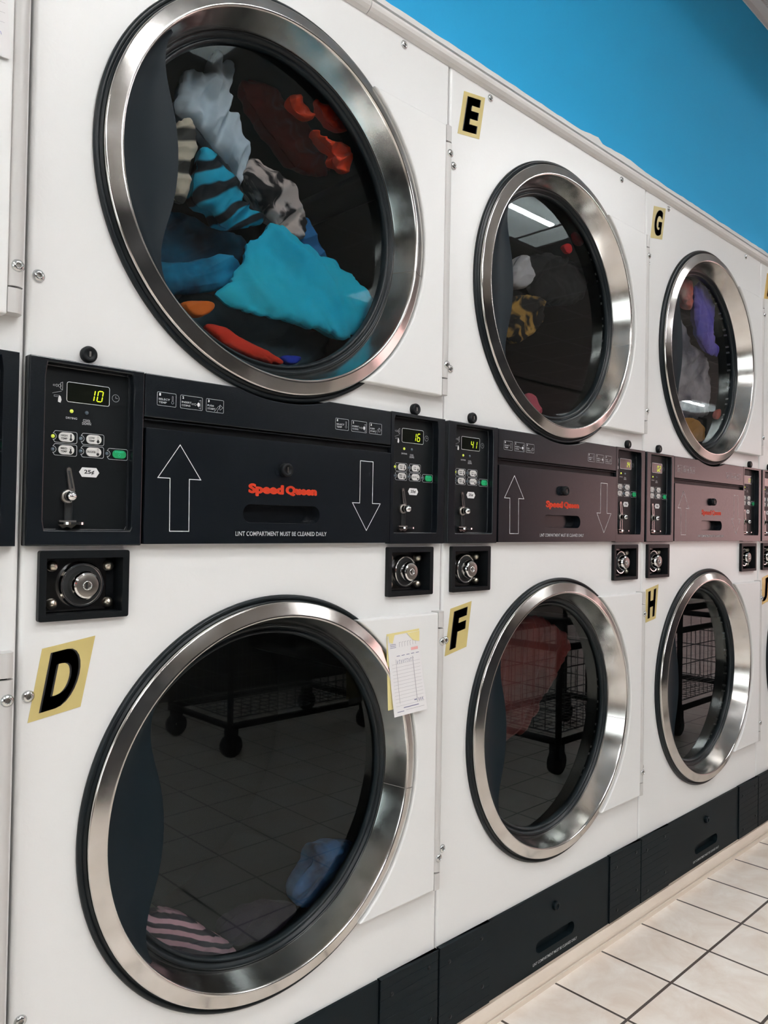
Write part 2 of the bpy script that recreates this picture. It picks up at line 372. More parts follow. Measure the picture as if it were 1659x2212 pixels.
def troffer_frame():
    mb = MB(); a, b = FL/2, FW/2
    mb.box(-a-.012, a+.012, -b-.012, -b+.012, -.006, 0); mb.box(-a-.012, a+.012, b-.012, b+.012, -.006, 0)
    mb.box(-a-.012, -a+.012, -b+.012, b-.012, -.006, 0); mb.box(a-.012, a+.012, -b+.012, b-.012, -.006, 0)
    return mb.mesh('frame', [GRID])
FLAB = ['recessed fluorescent ceiling light over the dryer marked D', 'added recessed fill light over the right end of the folding counter', 'recessed fluorescent ceiling light reflected in the glass of the door marked E', 'recessed ceiling light left of the dryers, nearest the dryer wall',
        'added recessed fill light behind the viewer, second from the dryer wall', 'added recessed fill light at the left end, second from the dryer wall', 'added recessed fill light behind the viewer, third from the dryer wall', 'added recessed fill light beyond the folding counter, toward the right',
        'added recessed fill light at the left end, third from the dryer wall', 'recessed ceiling light at the far right end, nearer the dryers', 'recessed ceiling light at the far right end, farther from the dryers']
for i, (cx, cy) in enumerate(FIX):
    t = thing('ceiling_light', FLAB[i], 'light', (cx, cy, ZC), 'recessed ceiling lights')
    part('pan', t, 'pan', troffer_pan); part('frame', t, 'tframe', troffer_frame)
    for s in (-0.13, 0.13): part('tube', t, 'tubed' if cy < -2 and cx < 2 else 'tube', troffer_tube_fill if cy < -2 and cx < 2 else troffer_tube, (0, s, 0.088))

# white moulding over the dryers, painted strip with a ragged edge, beige base trim
random.seed(4)
mb = MB()
prof = [(-0.001, ZBEND), (-0.008, 1.9535), (-0.0130, 1.9585), (-0.0150, 1.9635), (-0.0145, 1.9685), (-0.010, 1.9725), (-0.002, 1.974), (0.03, 1.974), (0.03, ZBEND)]
for x0, x1 in ((-0.85, 0.5715), (0.573, 3.25)):
    n = len(prof); mb.add([(x, y, z) for x in (x0, x1) for y, z in prof], [(i, (i+1) % n, (i+1) % n+n, i+n)[::-1] for i in range(n)]+[list(range(n)), list(range(2*n-1, n-1, -1))])
struct('trim_2', mb.mesh('dryer_moulding', [TRIMW], weld=True))
mb = MB(); x = -0.85; top = []
while x < 3.3:
    z = ZSTRIP1+0.0015*noise.noise(Vector((x*9, 0, 0)))+0.0008*random.uniform(-1, 1)
    if 1.275 < x < 1.36: z += 0.012*(x-1.275)/0.085
    elif 1.36 <= x < 1.62: z += 0.010*math.exp(-((x-1.49)/0.08)**2)*0.6
    top.append((x, z)); x += 0.02
mb.prism([(-0.85, 1.9838), (3.3, 1.9838)]+top[::-1], -0.003, 0.004)
struct('trim_3', mb.mesh('painted_strip', [TRIMW]))
mb = MB()
prof = [(0.02, 0.0405), (-0.004, 0.0405), (-0.004, 0.020), (-0.0068, 0.020), (-0.0068, 0.0355), (-0.0088, 0.0362), (-0.0125, 0.029), (-0.0165, 0.019), (-0.0172, 0.014), (-0.0172, 0.003), (-0.0190, 0.003), (-0.0190, 0.0112), (-0.0225, 0.0105), (-0.0228, 0.0), (0.02, 0.0)]
n = len(prof); mb.add([(x, y, z) for x in (-0.85, 3.3) for y, z in prof], [(i, (i+1) % n, (i+1) % n+n, i+n) for i in range(n)])
struct('baseboard_back', mb.mesh('base_trim', [BEIGE], weld=True))

# ------------------------------------------------------------------ dryer parts
XC, ZU, ZL = 0.4028, 1.556, 0.5964
RH = 0.300
def m_cabinet():
    mb = MB(); x0, x1, r = 0.0075, 0.7925, 0.006
    for c, z0, z1 in (((XC, ZL), 0.2080, 0.9000), ((XC, ZU), 1.2420, ZBEND)):
        H = holed(mb, rect(x0, x1, z0, z1), circle(c, RH), c, 0.0, n=192)
        well(mb, H, 0.0, 0.07, floor=False)
    for a, b, z0, z1 in ((x0, x1, 0.9000, 0.9060), (x0, x1, 0.9915, 1.0030), (x0, 0.0260, 0.9060, 0.9915), (0.1380, 0.6490, 0.9060, 0.9915), (0.7610, x1, 0.9060, 0.9915),
                         (x0, 0.012, 1.0030, 1.2420), (0.785, x1, 1.0030, 1.2420)):
        mb.add([(a, 0, z0), (b, 0, z0), (b, 0, z1), (a, 0, z1)], [(0, 1, 2, 3)])
    for sx, xe in ((1, 0.0015), (-1, 0.7985)):
        P = [(xe+sx*r*(1-math.sin(a)), r*(1-math.cos(a))) for a in [i*PI/12 for i in range(7)]]+[(xe, 0.6)]
        k = len(P); v = [(x, y, z) for z in (0.03, ZBEND) for x, y in P]
        mb.add(v, [(i, i+1, i+1+k, i+k) for i in range(k-1)], 0, False)
    mb.add([(0.0015, 0.6, 0.03), (0.7985, 0.6, 0.03), (0.7985, 0.6, ZBEND), (0.0015, 0.6, ZBEND)], [(0, 1, 2, 3)])
    mb.add([(0.0015, 0.006, ZBEND), (0.7985, 0.006, ZBEND), (0.7985, 0.6, ZBEND), (0.0015, 0.6, ZBEND)], [(0, 1, 2, 3)])
    # lap of the upper and lower front sheets behind the control strip
    return mb.mesh('cabinet', [ENAMEL], weld=True)
def m_drum():
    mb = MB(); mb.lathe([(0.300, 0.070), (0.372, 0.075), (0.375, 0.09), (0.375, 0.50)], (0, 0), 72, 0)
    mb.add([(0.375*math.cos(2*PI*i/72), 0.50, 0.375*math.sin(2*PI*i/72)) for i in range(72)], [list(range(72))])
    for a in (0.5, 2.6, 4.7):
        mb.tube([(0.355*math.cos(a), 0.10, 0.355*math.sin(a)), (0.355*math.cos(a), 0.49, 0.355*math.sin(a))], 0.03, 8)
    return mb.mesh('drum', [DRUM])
def m_plate(up):
    # white hinge-side door panel: local to the door centre
    zt, zb = (0.2614, -0.269) if up else (0.2715, -0.2615)
    R = 0.3150; xr = 0.7712-XC
    at = math.asin(zt/R); ab = math.asin(zb/R)
    pts = [(xr, zb), (xr, zt)]+arc(0, 0, R, at, ab, 60)
    mb = MB(); mb.prism(pts[::-1] if False else pts, -0.0195, -0.0008)
    return mb.mesh('door_panel', [ENAMEL2], bevel=0.0035, seg=3)
def crisp(prof, mn=0.005):
    out = [prof[0]]
    for a, b in zip(prof, prof[1:]):
        if math.hypot(a[0]-b[0], a[1]-b[1]) > mn:
            for t in (0.06, 0.5, 0.94): out.append((a[0]+(b[0]-a[0])*t, a[1]+(b[1]-a[1])*t))
        out.append(b)
    return out
def m_bezel():
    mb = MB()
    prof = [(0.3085, 0.0), (0.3118, -0.004), (0.3124, -0.0105), (0.3119, -0.0143), (0.3108, -0.0158), (0.2912, -0.0221), (0.2893, -0.0223), (0.2878, -0.0214), (0.2869, -0.0195), (0.2730, 0.0235), (0.2722, 0.027)]
    mb.lathe(crisp(prof), (0, 0), 160, 0)
    a = -0.165; p2 = [(r+0.0003*(1 if y > -0.012 and r > 0.3 else 0)-0.0003*(1 if r < 0.2875 else 0), y-0.0004) for r, y in prof[2:-1]]
    mb.lathe(p2, (0, 0), 1, 1, a0=a, a1=a+0.0035)
    return mb.mesh('bezel', [STEEL, STEELB])
def m_outer_gasket():
    mb = MB(); mb.lathe([(0.3225, 0.0), (0.3232, -0.003), (0.3222, -0.0062), (0.3195, -0.0080), (0.3165, -0.0070), (0.3155, -0.0045), (0.3140, -0.0045), (0.3125, -0.0085), (0.3105, -0.0085), (0.309, 0.0)], (0, 0), 128, 0)
    return mb.mesh('outer_gasket', [RUBBER])
def m_inner_gasket():
    mb = MB(); mb.lathe([(0.2735, 0.028), (0.2725, 0.0245), (0.2695, 0.0235), (0.2665, 0.0255), (0.2655, 0.030), (0.2635, 0.030), (0.2622, 0.027), (0.2595, 0.0265), (0.2575, 0.029), (0.2565, 0.034), (0.2565, 0.041)], (0, 0), 128, 0)
    mb.lathe([(0.2735, 0.028), (0.285, 0.030), (0.300, 0.045), (0.300, 0.070)], (0, 0), 96, 0)
    return mb.mesh('inner_gasket', [RUBBER])
def m_glass():
    mb = MB(); mb.lathe([(0.258, 0.036), (0.258, 0.040)], (0, 0), 96, 1)
    for y, rev in ((0.036, 1), (0.040, 0)):
        L = [(0.258*math.cos(2*PI*i/96), y, 0.258*math.sin(2*PI*i/96)) for i in range(96)]
        mb.add(L, [list(range(96))], 1-rev)
    return mb.mesh('window', [GLASS, GLASSB])
WAVE = [(0.184, -0.2130), (0.175, -0.2175), (0.163, -0.2215), (0.148, -0.2238), (0.134, -0.2238), (0.118, -0.2215), (0.100, -0.2172), (0.082, -0.2118), (0.062, -0.2065), (0.042, -0.2030), (0.02, -0.2006), (0, -0.2)]
def m_handle():
    # finger-pull plate: left boundary follows the bezel, right edge is a wave; slightly dished
    half = [(x, z) for z, x in WAVE]; wave = half+[(x, -z) for x, z in half[-2::-1]]
    mb = MB(); rows = []
    for x, z in wave:
        zz = z; xl = -math.sqrt(0.2862**2-zz*zz)
        row = []
        for q in range(9):
            t = q/8; xx = xl+(x-xl)*t; d = 0.006*math.sin(PI*min(1, t*1.0))*min(1, abs(x-xl)/0.05)
            row.append((xx, -0.0165+d+0.006*t, zz))
        rows.append(row)
    v = [p for r in rows for p in r]; n = 9; m = len(rows)
    f = [(i*n+q, (i+1)*n+q, (i+1)*n+q+1, i*n+q+1) for i in range(m-1) for q in range(n-1)]
    mb.add(v, f, 0, True)
    # rolled edge along the wave and the back face
    e = [r[-1] for r in rows]; b = [(p[0]-0.001, p[1]+0.010, p[2]) for p in e]
    mb.add(e+b, [(i, i+1, i+1+m, i+m) for i in range(m-1)], 0, True)
    bk = [(p[0], p[1]+0.010, p[2]) for p in v]
    mb.add(bk, [(g[0], g[3], g[2], g[1]) for g in f], 0, True)
    return mb.mesh('handle', [HANDLE])
def m_hinge(up):
    zt, zb = (0.2614, -0.266) if up else (0.2735, -0.2615)
    mb = MB(); x = 0.7805-XC; y = -0.0105; r = 0.0105
    for z0, z1 in ((zb, zb+0.031), (zt-0.031, zt)):
        P = [(x-0.0095, 0.000), (x-0.0095, y-r+0.001)]+[(x+r*math.cos(a)*0.95, y+r*math.sin(a)) for a in [(-PI/2)+i*PI/12 for i in range(7)]]+[(x+r*0.95, 0.0)]
        k = len(P); v = [(px, py, z) for z in (z0, z1) for px, py in P]
        mb.add(v, [(i, (i+1) % k, (i+1) % k+k, i+k) for i in range(k)]+[list(range(k))[::-1], list(range(k, 2*k))])
    z0, z1 = zb+0.0335, zt-0.0335
    mb.zcyl(x, y, z0, z1, r, 24); mb.box(x-0.008, x+0.008, -0.008, 0.0, z0, z1)
    mb.zcyl(x, y, zb+0.03, zt-0.03, 0.004, 8, 1)
    return mb.mesh('hinge', [GREYWHITE, DARK])
def m_screw():
    mb = MB(); mb.lathe([(0.0078, 0.0), (0.0080, -0.0012), (0.0062, -0.0032), (0.0040, -0.0042), (0.0034, -0.0042), (0.0034, -0.0016)], (0, 0), 20, 0)
    mb.add([(0.0034*math.cos(2*PI*i/6), -0.0017, 0.0034*math.sin(2*PI*i/6)) for i in range(6)], [list(range(6))], 1)
    return mb.mesh('screw', [ZINC, STEELB])
def m_plug():
    mb = MB(); mb.lathe([(0.0108, 0.0), (0.0112, -0.006), (0.0100, -0.0088), (0.0080, -0.0096), (0.0050, -0.0080), (0.0035, -0.0080)], (0, 0), 28, 0)
    mb.add([(0.0036*math.cos(2*PI*i/20), -0.0080, 0.0036*math.sin(2*PI*i/20)) for i in range(20)], [list(range(20))], 0)
    mb.box(-0.0012, 0.0012, -0.0094, -0.0079, -0.0035, 0.0035, 1)
    return mb.mesh('plug', [BLACKM, STEELB])
YP = -0.012
def m_control_frame(ox0, ox1, ix0, ix1):
    mb = MB(); z0, z1, iz0, iz1 = 1.001, 1.2440, 1.0215, 1.2375
    o = rect(ox0, ox1, z0, z1); c = ((ix0+ix1)/2, (iz0+iz1)/2)
    H = holed(mb, o, rrect(ix0, ix1, iz0, iz1, 0.003, 3), c, YP, n=64)
    O = [ray_poly(c, a, o) for a in sorted({round(math.atan2(h[1]-c[1], h[0]-c[0]) % (2*PI), 6) for h in H})]
    skirt(mb, O, YP, 0.003); well(mb, H, YP, 0.003, 0, 1)
    return mb.mesh('control_panel', [BLACKP, BLACKM], bevel=0.0016, seg=2)
def m_display(dig):
    def fn():
        mb = MB(); x0, x1, z0, z1 = 0.0548, 0.1132, 1.1915, 1.2178; y = 0.002
        mb.prism(rrect(x0, x1, z0, z1, 0.0025), y, y+0.001, 0); mb.outline(rrect(x0, x1, z0, z1, 0.0028), y-0.0002, 0.0007, 2)
        segs = {'0': 'abcdef', '1': 'bc', '2': 'abged', '4': 'fgbc', '6': 'acdefg', '-': 'g'}
        w, h, t = 0.0068, 0.0142, 0.0013
        n = len(dig)
        for i, d in enumerate(dig):
            cx = (0.0888 if n == 2 else 0.09)+i*0.0112; cz = 1.2035
            def P(u, v): return (cx+u+0.16*v, cz+v)
            for sname in segs[d]:
                if sname in 'agd':
                    v = {'a': h/2, 'g': 0, 'd': -h/2}[sname]; q = [P(-w/2+t*.6, v-t/2), P(w/2-t*.6, v-t/2), P(w/2-t*.6, v+t/2), P(-w/2+t*.6, v+t/2)]
                else:
                    u = -w/2 if sname in 'fe' else w/2; v0, v1 = (t*.5, h/2-t*.3) if sname in 'fb' else (-h/2+t*.3, -t*.5)
                    q = [P(u-t/2, v0), P(u+t/2, v0), P(u+t/2, v1), P(u-t/2, v1)]
                mb.flat(q, y-0.0003, 1)
        return mb.mesh('display', [DISPG, SEG, PRINTW])
    return fn
def thermo(mb, x, z, h, y, level, mi_fill, mi_line):
    r = 0.0018; w = 0.0009
    body = arc(x, z, r, PI/2+0.45, 2.5*PI-0.45, 14)+arc(x, z+h, w, 0, PI, 6)
    if level >= 1: mb.flat(body, y, mi_fill)
    else:
        mb.outline(body, y, 0.00035, mi_line)
        if level > 0: mb.flat(arc(x, z, r, PI/2+0.5, 2.5*PI-0.5, 14)+[(x+w*.85, z+h*level), (x-w*.85, z+h*level)], y-0.0001, mi_fill)
def m_button(kind):
    def fn():
        mb = MB(); y = 0.0005; x0, x1, z0, z1 = -0.0103, 0.0103, -0.0060, 0.0060
        if kind == 'start':
            mb.prism(rrect(-0.0092, 0.0100, -0.0056, 0.0056, 0.0054, 8), y, y+0.0018, 0)
            mb.text('START', -0.0065, 0.0065, 0.0018, 0.0042, y-0.0002, 1, 0.03)
            mb.outline([(0.0002, -0.0036), (0.0022, -0.0014), (0.0002, 0.0008), (-0.0018, -0.0014)], y-0.0002, 0.0004, 1)
            return mb.mesh('start_button', [GREEN, MINT], )
        mb.prism(rrect(x0, x1, z0, z1, 0.0058, 8), y, y+0.0018, 0)
        if kind == 'DELICATES': mb.text(kind, -0.0096, 0.0022, -0.0014, 0.0014, y-0.0002, 1, 0.02)
        else:
            mb.text(kind, -0.0076, 0.0008, 0.0006, 0.0032, y-0.0002, 1, 0.03); mb.text('TEMP', -0.0076, 0.0008, -0.0034, -0.0008, y-0.0002, 1, 0.03)
        thermo(mb, 0.0055, -0.0028, 0.0062, y-0.0002, {'HIGH': 1, 'MED': 0.72, 'LOW': 0.45, 'DELICATES': 0.25}[kind], 1, 1)
        return mb.mesh('temperature_button', [PILL, PRINTK])
    return fn
BTN = [('HIGH', 0.0555, 1.1443, True), ('LOW', 0.0925, 1.1443, False), ('MED', 0.0555, 1.1273, False), ('DELICATES', 0.0925, 1.1273, False), ('start', 0.1285, 1.1268, False)]
def m_btn_outline(k):
    def fn():
        mb = MB(); y = 0.0024; x0, x1 = (-0.0165, 0.0130) if k == 'start' else (-0.0170, 0.0145); z0, z1 = -0.0075, 0.0075; r = 0.0024
        P = arc(x1-r, z0+r, r, -PI/2, 0, 4)+arc(x1-r, z1-r, r, 0, PI/2, 4)+[(x0+0.004, z1)]+arc(x0+0.0035, z1-r, r, PI/2, PI*0.95, 4)+arc(x0, 0, 0.0042, PI/2, -PI/2, 8)+arc(x0+0.0035, z0+r, r, PI*1.05, 1.5*PI, 4)
        mb.outline(P, y, 0.00065, 0); return mb.mesh('button_outline', [PRINT])
    return fn
def m_word(body, x0, x1, z0, z1): return lambda: MB().text(body, x0, x1, z0, z1, 0.0024, 0, 0.02).mesh('printed_word', [PRINT])
def m_clock():
    mb = MB(); y = 0.0024; c = (0.1225, 1.2040); mb.outline(circle(c, 0.0050, 24), y, 0.0005, 0); mb.outline([(c[0], c[1]+0.003), c, (c[0]+0.003, c[1])], y, 0.0005, 0, False)
    return mb.mesh('clock_icon', [PRINT])
def m_coin_icon():
    mb = MB(); y = 0.0024
    mb.outline([(0.037, 1.2120), (0.0415, 1.2120), (0.0415, 1.2130), (0.044, 1.2112), (0.0415, 1.2094), (0.0415, 1.2104), (0.037, 1.2104)], y, 0.00035, 0)
    mb.outline(circle((0.0455, 1.2112), 0.0019, 14), y, 0.0004, 0); mb.outline([(0.0465, 1.2150), (0.0492, 1.2165), (0.0492, 1.2060), (0.0465, 1.2075)], y, 0.0005, 0)
    mb.outline([(0.036, 1.2005), (0.0482, 1.2045)], y, 0.0004, 0, False)
    return mb.mesh('coin_icon', [PRINT])
def m_hand_icon():
    mb = MB(); y = 0.0024; mb.outline([(0.0385, 1.1985), (0.0455, 1.1985), (0.0455, 1.1965), (0.0385, 1.1965)], y, 0.0004, 0)
    mb.flat([(0.0435, 1.1900), (0.0470, 1.1890), (0.0482, 1.1930), (0.0470, 1.1975), (0.0450, 1.1985), (0.0440, 1.1950)], y, 1)
    return mb.mesh('hand_icon', [PRINT, PRINTW])
def m_led(on):
    def fn():
        mb = MB(); mb.lathe([(0.0025, 0.0), (0.0024, -0.0008), (0.0014, -0.0018), (0.0001, -0.0021)], (0, 0), 16, 0); return mb.mesh('indicator', [LEDON if on else LEDOFF])
    return fn
def m_tag():
    mb = MB(); y = 0.0022; x0, x1, z = 0.0735, 0.1015, 1.0995; h = 0.0064
    mb.flat([(x0, z), (x0+0.0042, z-h), (x1-0.0042, z-h), (x1, z), (x1-0.0042, z+h), (x0+0.0042, z+h)], y, 0)
    mb.text('25\u00a2', 0.0805, 0.0945, z-0.0033, z+0.0033, y-0.0002, 1, 0.03)
    return mb.mesh('price_tag', [PRINTW, PRINTK])
def m_coin_slide():
    mb = MB(); y = 0.0012
    # slanted slot plate
    a, b = (0.0605, 1.1015), (0.0665, 1.0735)
    sl = [(0.0562, 1.1010)]+arc(0.0598, 1.1015, 0.0036, PI, 0, 8)[1:]+[(0.0690, 1.0750), (0.0688, 1.0718), (0.0668, 1.0704), (0.0640, 1.0704), (0.0615, 1.0720), (0.0600, 1.0760)]
    mb.outline(sl, y-0.0006, 0.0010, 0); mb.prism(sl, y-0.0002, 0.004, 2)
    mb.prism([(0.0586, 1.1000), (0.0610, 1.1000), (0.0660, 1.0770), (0.0636, 1.0770)][::-1], y-0.0006, 0.003, 1)
    # round boss and knob
    mb.lathe([(0.0092, 0.003), (0.0092, -0.0015), (0.0080, -0.0030), (0.0060, -0.0030)], (0.0585, 1.0660), 24, 2)
    mb.lathe([(0.0030, -0.002), (0.0040, -0.006), (0.0068, -0.0085), (0.0074, -0.0125), (0.0062, -0.0165), (0.0035, -0.0190), (0.0001, -0.0198)], (0.0585, 1.0660), 24, 0)
    # channel
    for x in (0.0545, 0.0640): mb.box(x-0.0006, x+0.0006, -0.0012, 0.003, 1.0345, 1.0585, 0)
    mb.box(0.0551, 0.0634, 0.0006, 0.003, 1.0345, 1.0585, 1)
    # foot: rounded tongue standing out from the panel
    P = [(0.0485+0.0035*math.cos(t), 0) for t in (0,)]
    tong = [(0.0630-0.0155*math.cos(t), -0.0045-0.0155*abs(math.sin(t))**0.8) for t in [PI*i/14 for i in range(15)]]+[(0.0785, 0.003), (0.0475, 0.003)]
    k = len(tong); v = [(px, py, z) for z in (1.0290, 1.0322) for px, py in tong]
    mb.add(v, [(i, (i+1) % k, (i+1) % k+k, i+k) for i in range(k)]+[list(range(k))[::-1], list(range(k, 2*k))], 0)
    mb.prism([(0.0475, 1.0285), (0.0530, 1.0240), (0.0585, 1.0262), (0.0640, 1.0240), (0.0700, 1.0285), (0.0700, 1.0345), (0.0475, 1.0345)], -0.0015, 0.003, 2)
    return mb.mesh('coin_slide', [CHROME, DARK, STEELB])
def m_band():
    zt = 1.2432; R = 0.3262; z0 = 1.1815
    xs = math.sqrt(R*R-(ZU-zt)**2)
    P = [(0.1585, z0), (0.6415, z0), (0.6415, zt)]+arc(XC, ZU, R, -PI/2+math.asin(xs/R), -PI/2-math.asin(xs/R), 24)+[(0.1585, zt)]
    mb = MB(); mb.prism(P, YP, 0.002); return mb.mesh('instruction_strip', [BLACKP], bevel=0.0014)
def m_step(j):
    def fn():
        mb = MB(); y = YP-0.0003; X = lambda v: v; z0, z1 = 1.2000, 1.2190
        x0, x1 = ((0.1770, 0.2065), (0.2135, 0.2495), (0.2560, 0.2860))[j]
        if True:
            mb.outline(rrect(X(x0), X(x1), z0, z1, 0.0015, 3), y, 0.00055, 0)
            mb.text('123'[j], X(x0)+0.003, X(x0)+0.0055, z1-0.0052, z1-0.0014, y, 1, 0.04)
            a, b = (('SELECT', 'TEMP'), ('INSERT', 'COINS'), ('PUSH', 'START'))[j]
            wa, wb = ((0.0175, 0.0125), (0.0158, 0.0140), (0.0105, 0.0135))[j]
            mb.text(a, X(x0)+0.0022, X(x0)+0.0022+wa, z0+0.0078, z0+0.0106, y, 0, 0.02); mb.text(b, X(x0)+0.0022, X(x0)+0.0022+wb, z0+0.0032, z0+0.0060, y, 0, 0.02)
            if j == 0: thermo(mb, X(x1)-0.0055, z0+0.0058, 0.0085, y, 0.0, 0, 0)
            if j == 1:
                mb.outline([(X(x1)-0.0175, z0+0.0086), (X(x1)-0.0120, z0+0.0086), (X(x1)-0.0120, z0+0.0096), (X(x1)-0.0090, z0+0.0078), (X(x1)-0.0120, z0+0.0060), (X(x1)-0.0120, z0+0.0070), (X(x1)-0.0175, z0+0.0070)], y, 0.00035, 0)
                mb.flat([(X(x1)-0.0062+0.0022*math.cos(t), z0+0.0080+0.0032*math.sin(t)) for t in [2*PI*i/16 for i in range(16)]], y-0.0001, 1)
                mb.outline([(X(x1)-0.0060, z0+0.0135), (X(x1)-0.0025, z0+0.0150), (X(x1)-0.0025, z0+0.0020), (X(x1)-0.0060, z0+0.0035)], y, 0.00045, 0, False)
            if j == 2:
                mb.outline([(X(x1)-0.0062, z0+0.0120), (X(x1)-0.0012, z0+0.0082), (X(x1)-0.0062, z0+0.0040), (X(x1)-0.0075, z0+0.0070)], y, 0.0004, 0)
                mb.outline([(X(x1)-0.0160, z0+0.0010), (X(x1)-0.0095, z0+0.0090), (X(x1)-0.0068, z0+0.0108), (X(x1)-0.0060, z0+0.0085), (X(x1)-0.0095, z0+0.0050), (X(x1)-0.0115, z0+0.0005)], y, 0.00035, 0, False)
        return mb.mesh('printed_step', [PRINT, PRINTW])
    return fn
def stadium(x0, x1, z0, z1, n=16):
    r = (z1-z0)/2; zc = (z0+z1)/2; return arc(x1-r, zc, r, -PI/2, PI/2, n)+arc(x0+r, zc, r, PI/2, 1.5*PI, n)
def lint(x0, x1, z0, z1, yf, slot, depth, m=None):
    mb = MB(); o = rect(x0, x1, z0, z1); c = ((slot[0]+slot[1])/2, (slot[2]+slot[3])/2)
    hole = stadium(*slot); H = holed(mb, o, hole, c, yf, n=96, extra=hole)
    A = sorted({round(math.atan2(h[1]-c[1], h[0]-c[0]) % (2*PI), 6) for h in H}); O = [ray_poly(c, a, o) for a in A]
    skirt(mb, O, yf, 0.004); well(mb, H, yf, yf+depth)
    return mb.mesh('lint_door', [m or BLACKP], bevel=0.0018, seg=2)
SLOT = (0.3240, 0.4765, 1.0352, 1.0642)
def m_lint(): return lint(0.1610, 0.6405, 1.0030, 1.1665, YP-0.001, SLOT, 0.020)
def m_gap():
    mb = MB(); mb.box(0.1590, 0.6410, -0.0040, 0.0015, 1.1650, 1.1830); mb.box(0.1590, 0.6410, -0.0115, -0.004, 1.1775, 1.1790); return mb.mesh('hinge_gap', [BLACKM])
def m_arrow(upw):
    def fn():
        mb = MB(); y = YP-0.0013
        if upw: P = [(0.2000, 1.0213), (0.2310, 1.0213), (0.2300, 1.0972), (0.2490, 1.0972), (0.2140, 1.1462), (0.1800, 1.0972), (0.1990, 1.0972)]
        else: P = [(0.5660, 1.1475), (0.5660, 1.0732), (0.5490, 1.0732), (0.5830, 1.0250), (0.6160, 1.0732), (0.5965, 1.0732), (0.5965, 1.1475)]
        mb.outline(P, y, 0.0011, 0); return mb.mesh('arrow_marking', [PRINTW])
    return fn
def m_brand():
    mb = MB(); y = YP-0.0013
    for d, e in ((-0.0012, 0), (0.0012, 0), (0, 0.0006), (0, -0.0006)):
        mb.text('Speed', 0.3342+d, 0.3998+d, 1.0776+e, 1.0962+e, y, 0, 0.028, res=4); mb.text('Queen', 0.4057+d, 0.4678+d, 1.0802+e, 1.0956+e, y, 0, 0.028, res=4)
    return mb.mesh('brand_lettering', [REDP])
def m_warn():
    mb = MB(); mb.text('LINT COMPARTMENT MUST BE CLEANED DAILY', 0.3110, 0.4920, 1.0148, 1.0218, YP-0.0013, 0, 0.012)
    return mb.mesh('warning_lettering', [PRINT])
def m_latch():
    mb = MB(); mb.lathe([(0.0100, 0.0), (0.0112, -0.004), (0.0108, -0.0110), (0.0095, -0.0125), (0.0065, -0.0125), (0.0060, -0.0105), (0.0001, -0.0105)], (0, 0), 28, 0)
    mb.box(-0.0008, 0.0008, -0.0118, -0.0104, -0.0045, 0.0045, 1)
    return mb.mesh('latch', [BLACKM, STEELB])
def m_lock_frame():
    mb = MB(); o = rrect(0, 0.1215, 0.9032, 0.9948, 0.003, 3); c = (0.0607, 0.949); hole = rect(0.0092, 0.1122, 0.9112, 0.9848)
    H = holed(mb, o, hole, c, -0.0085, n=64, extra=hole)
    A = sorted({round(math.atan2(h[1]-c[1], h[0]-c[0]) % (2*PI), 6) for h in H}); O = [ray_poly(c, a, o) for a in A]
    skirt(mb, O, -0.0085, 0.002); well(mb, H, -0.0085, 0.020)
    return mb.mesh('lock_box', [BLACKM], bevel=0.0014)
def m_lock_plate():
    mb = MB(); mb.box(0.0100, 0.1000, 0.0165, 0.0195, 0.9120, 0.9840); return mb.mesh('lock_plate', [mat('dark_lock_steel', (0.10, 0.10, 0.10), 0.22, 1.0)], bevel=0.001)
def m_lock():
    mb = MB(); c = (0.0635, 0.9478)
    mb.lathe(crisp([(0.0312, 0.0165), (0.0312, 0.0115), (0.0290, 0.0080), (0.0268, 0.0082), (0.0260, 0.0100)], 0.002), c, 48, 0)
    mb.lathe([(0.0260, 0.0100), (0.0195, 0.0105)], c, 48, 1)
    mb.lathe(crisp([(0.0195, 0.0105), (0.0190, -0.0020), (0.0172, -0.0062), (0.0150, -0.0078)], 0.002), c, 48, 0)
    mb.lathe([(0.0150, -0.0078), (0.0146, -0.0080), (0.0064, -0.0080)], c, 48, 2)
    mb.lathe([(0.0064, -0.0080), (0.0060, -0.0088), (0.0052, -0.0088), (0.0048, -0.0070), (0.0048, -0.0050)], c, 32, 0)
    mb.lathe([(0.0048, -0.0050), (0.0001, -0.0050)], c, 24, 2); mb.box(c[0]-0.0011, c[0]+0.0011, -0.0056, -0.0040, c[1]-0.0042, c[1]+0.0042, 1)
    return mb.mesh('lock', [CHROME, DARK, STEELB])
def m_bolt():
    mb = MB(); mb.lathe([(0.0072, 0.0165), (0.0072, 0.0140), (0.0060, 0.0110), (0.0035, 0.0090), (0.0001, 0.0083)], (0, 0), 20, 0); return mb.mesh('bolt', [mat('brass_grey_bolt', (0.55, 0.50, 0.42), 0.3, 1.0)])
def m_vent(x0, x1):
    mb = MB(); n = 9; z0, z1 = 0.0405, 0.2095; y = -0.0095
    mb.box(x0, x1, -0.0088, 0.0, z0, z1)
    for i in range(n):
        a = z0+(z1-z0)*i/n; b = z0+(z1-z0)*(i+1)/n
        mb.box(x0, x1, y, -0.005, a+0.0008, b-0.0008)
    mb.box(x0, x1, y-0.001, 0.0, z1-0.003, z1)
    return mb.mesh('vent_panel', [KICKB], bevel=0.0006, seg=1)
def m_kick(): return lint(0.1620, 0.6400, 0.0405, 0.2085, -0.0060, (0.3300, 0.4850, 0.0755, 0.1035), 0.016, KICKB)
def m_kickwarn():
    mb = MB(); mb.text('LINT COMPARTMENT MUST BE CLEANED DAILY', 0.3180, 0.4970, 0.0540, 0.0605, -0.0064, 0, 0.012); return mb.mesh('warning_lettering', [PRINT])
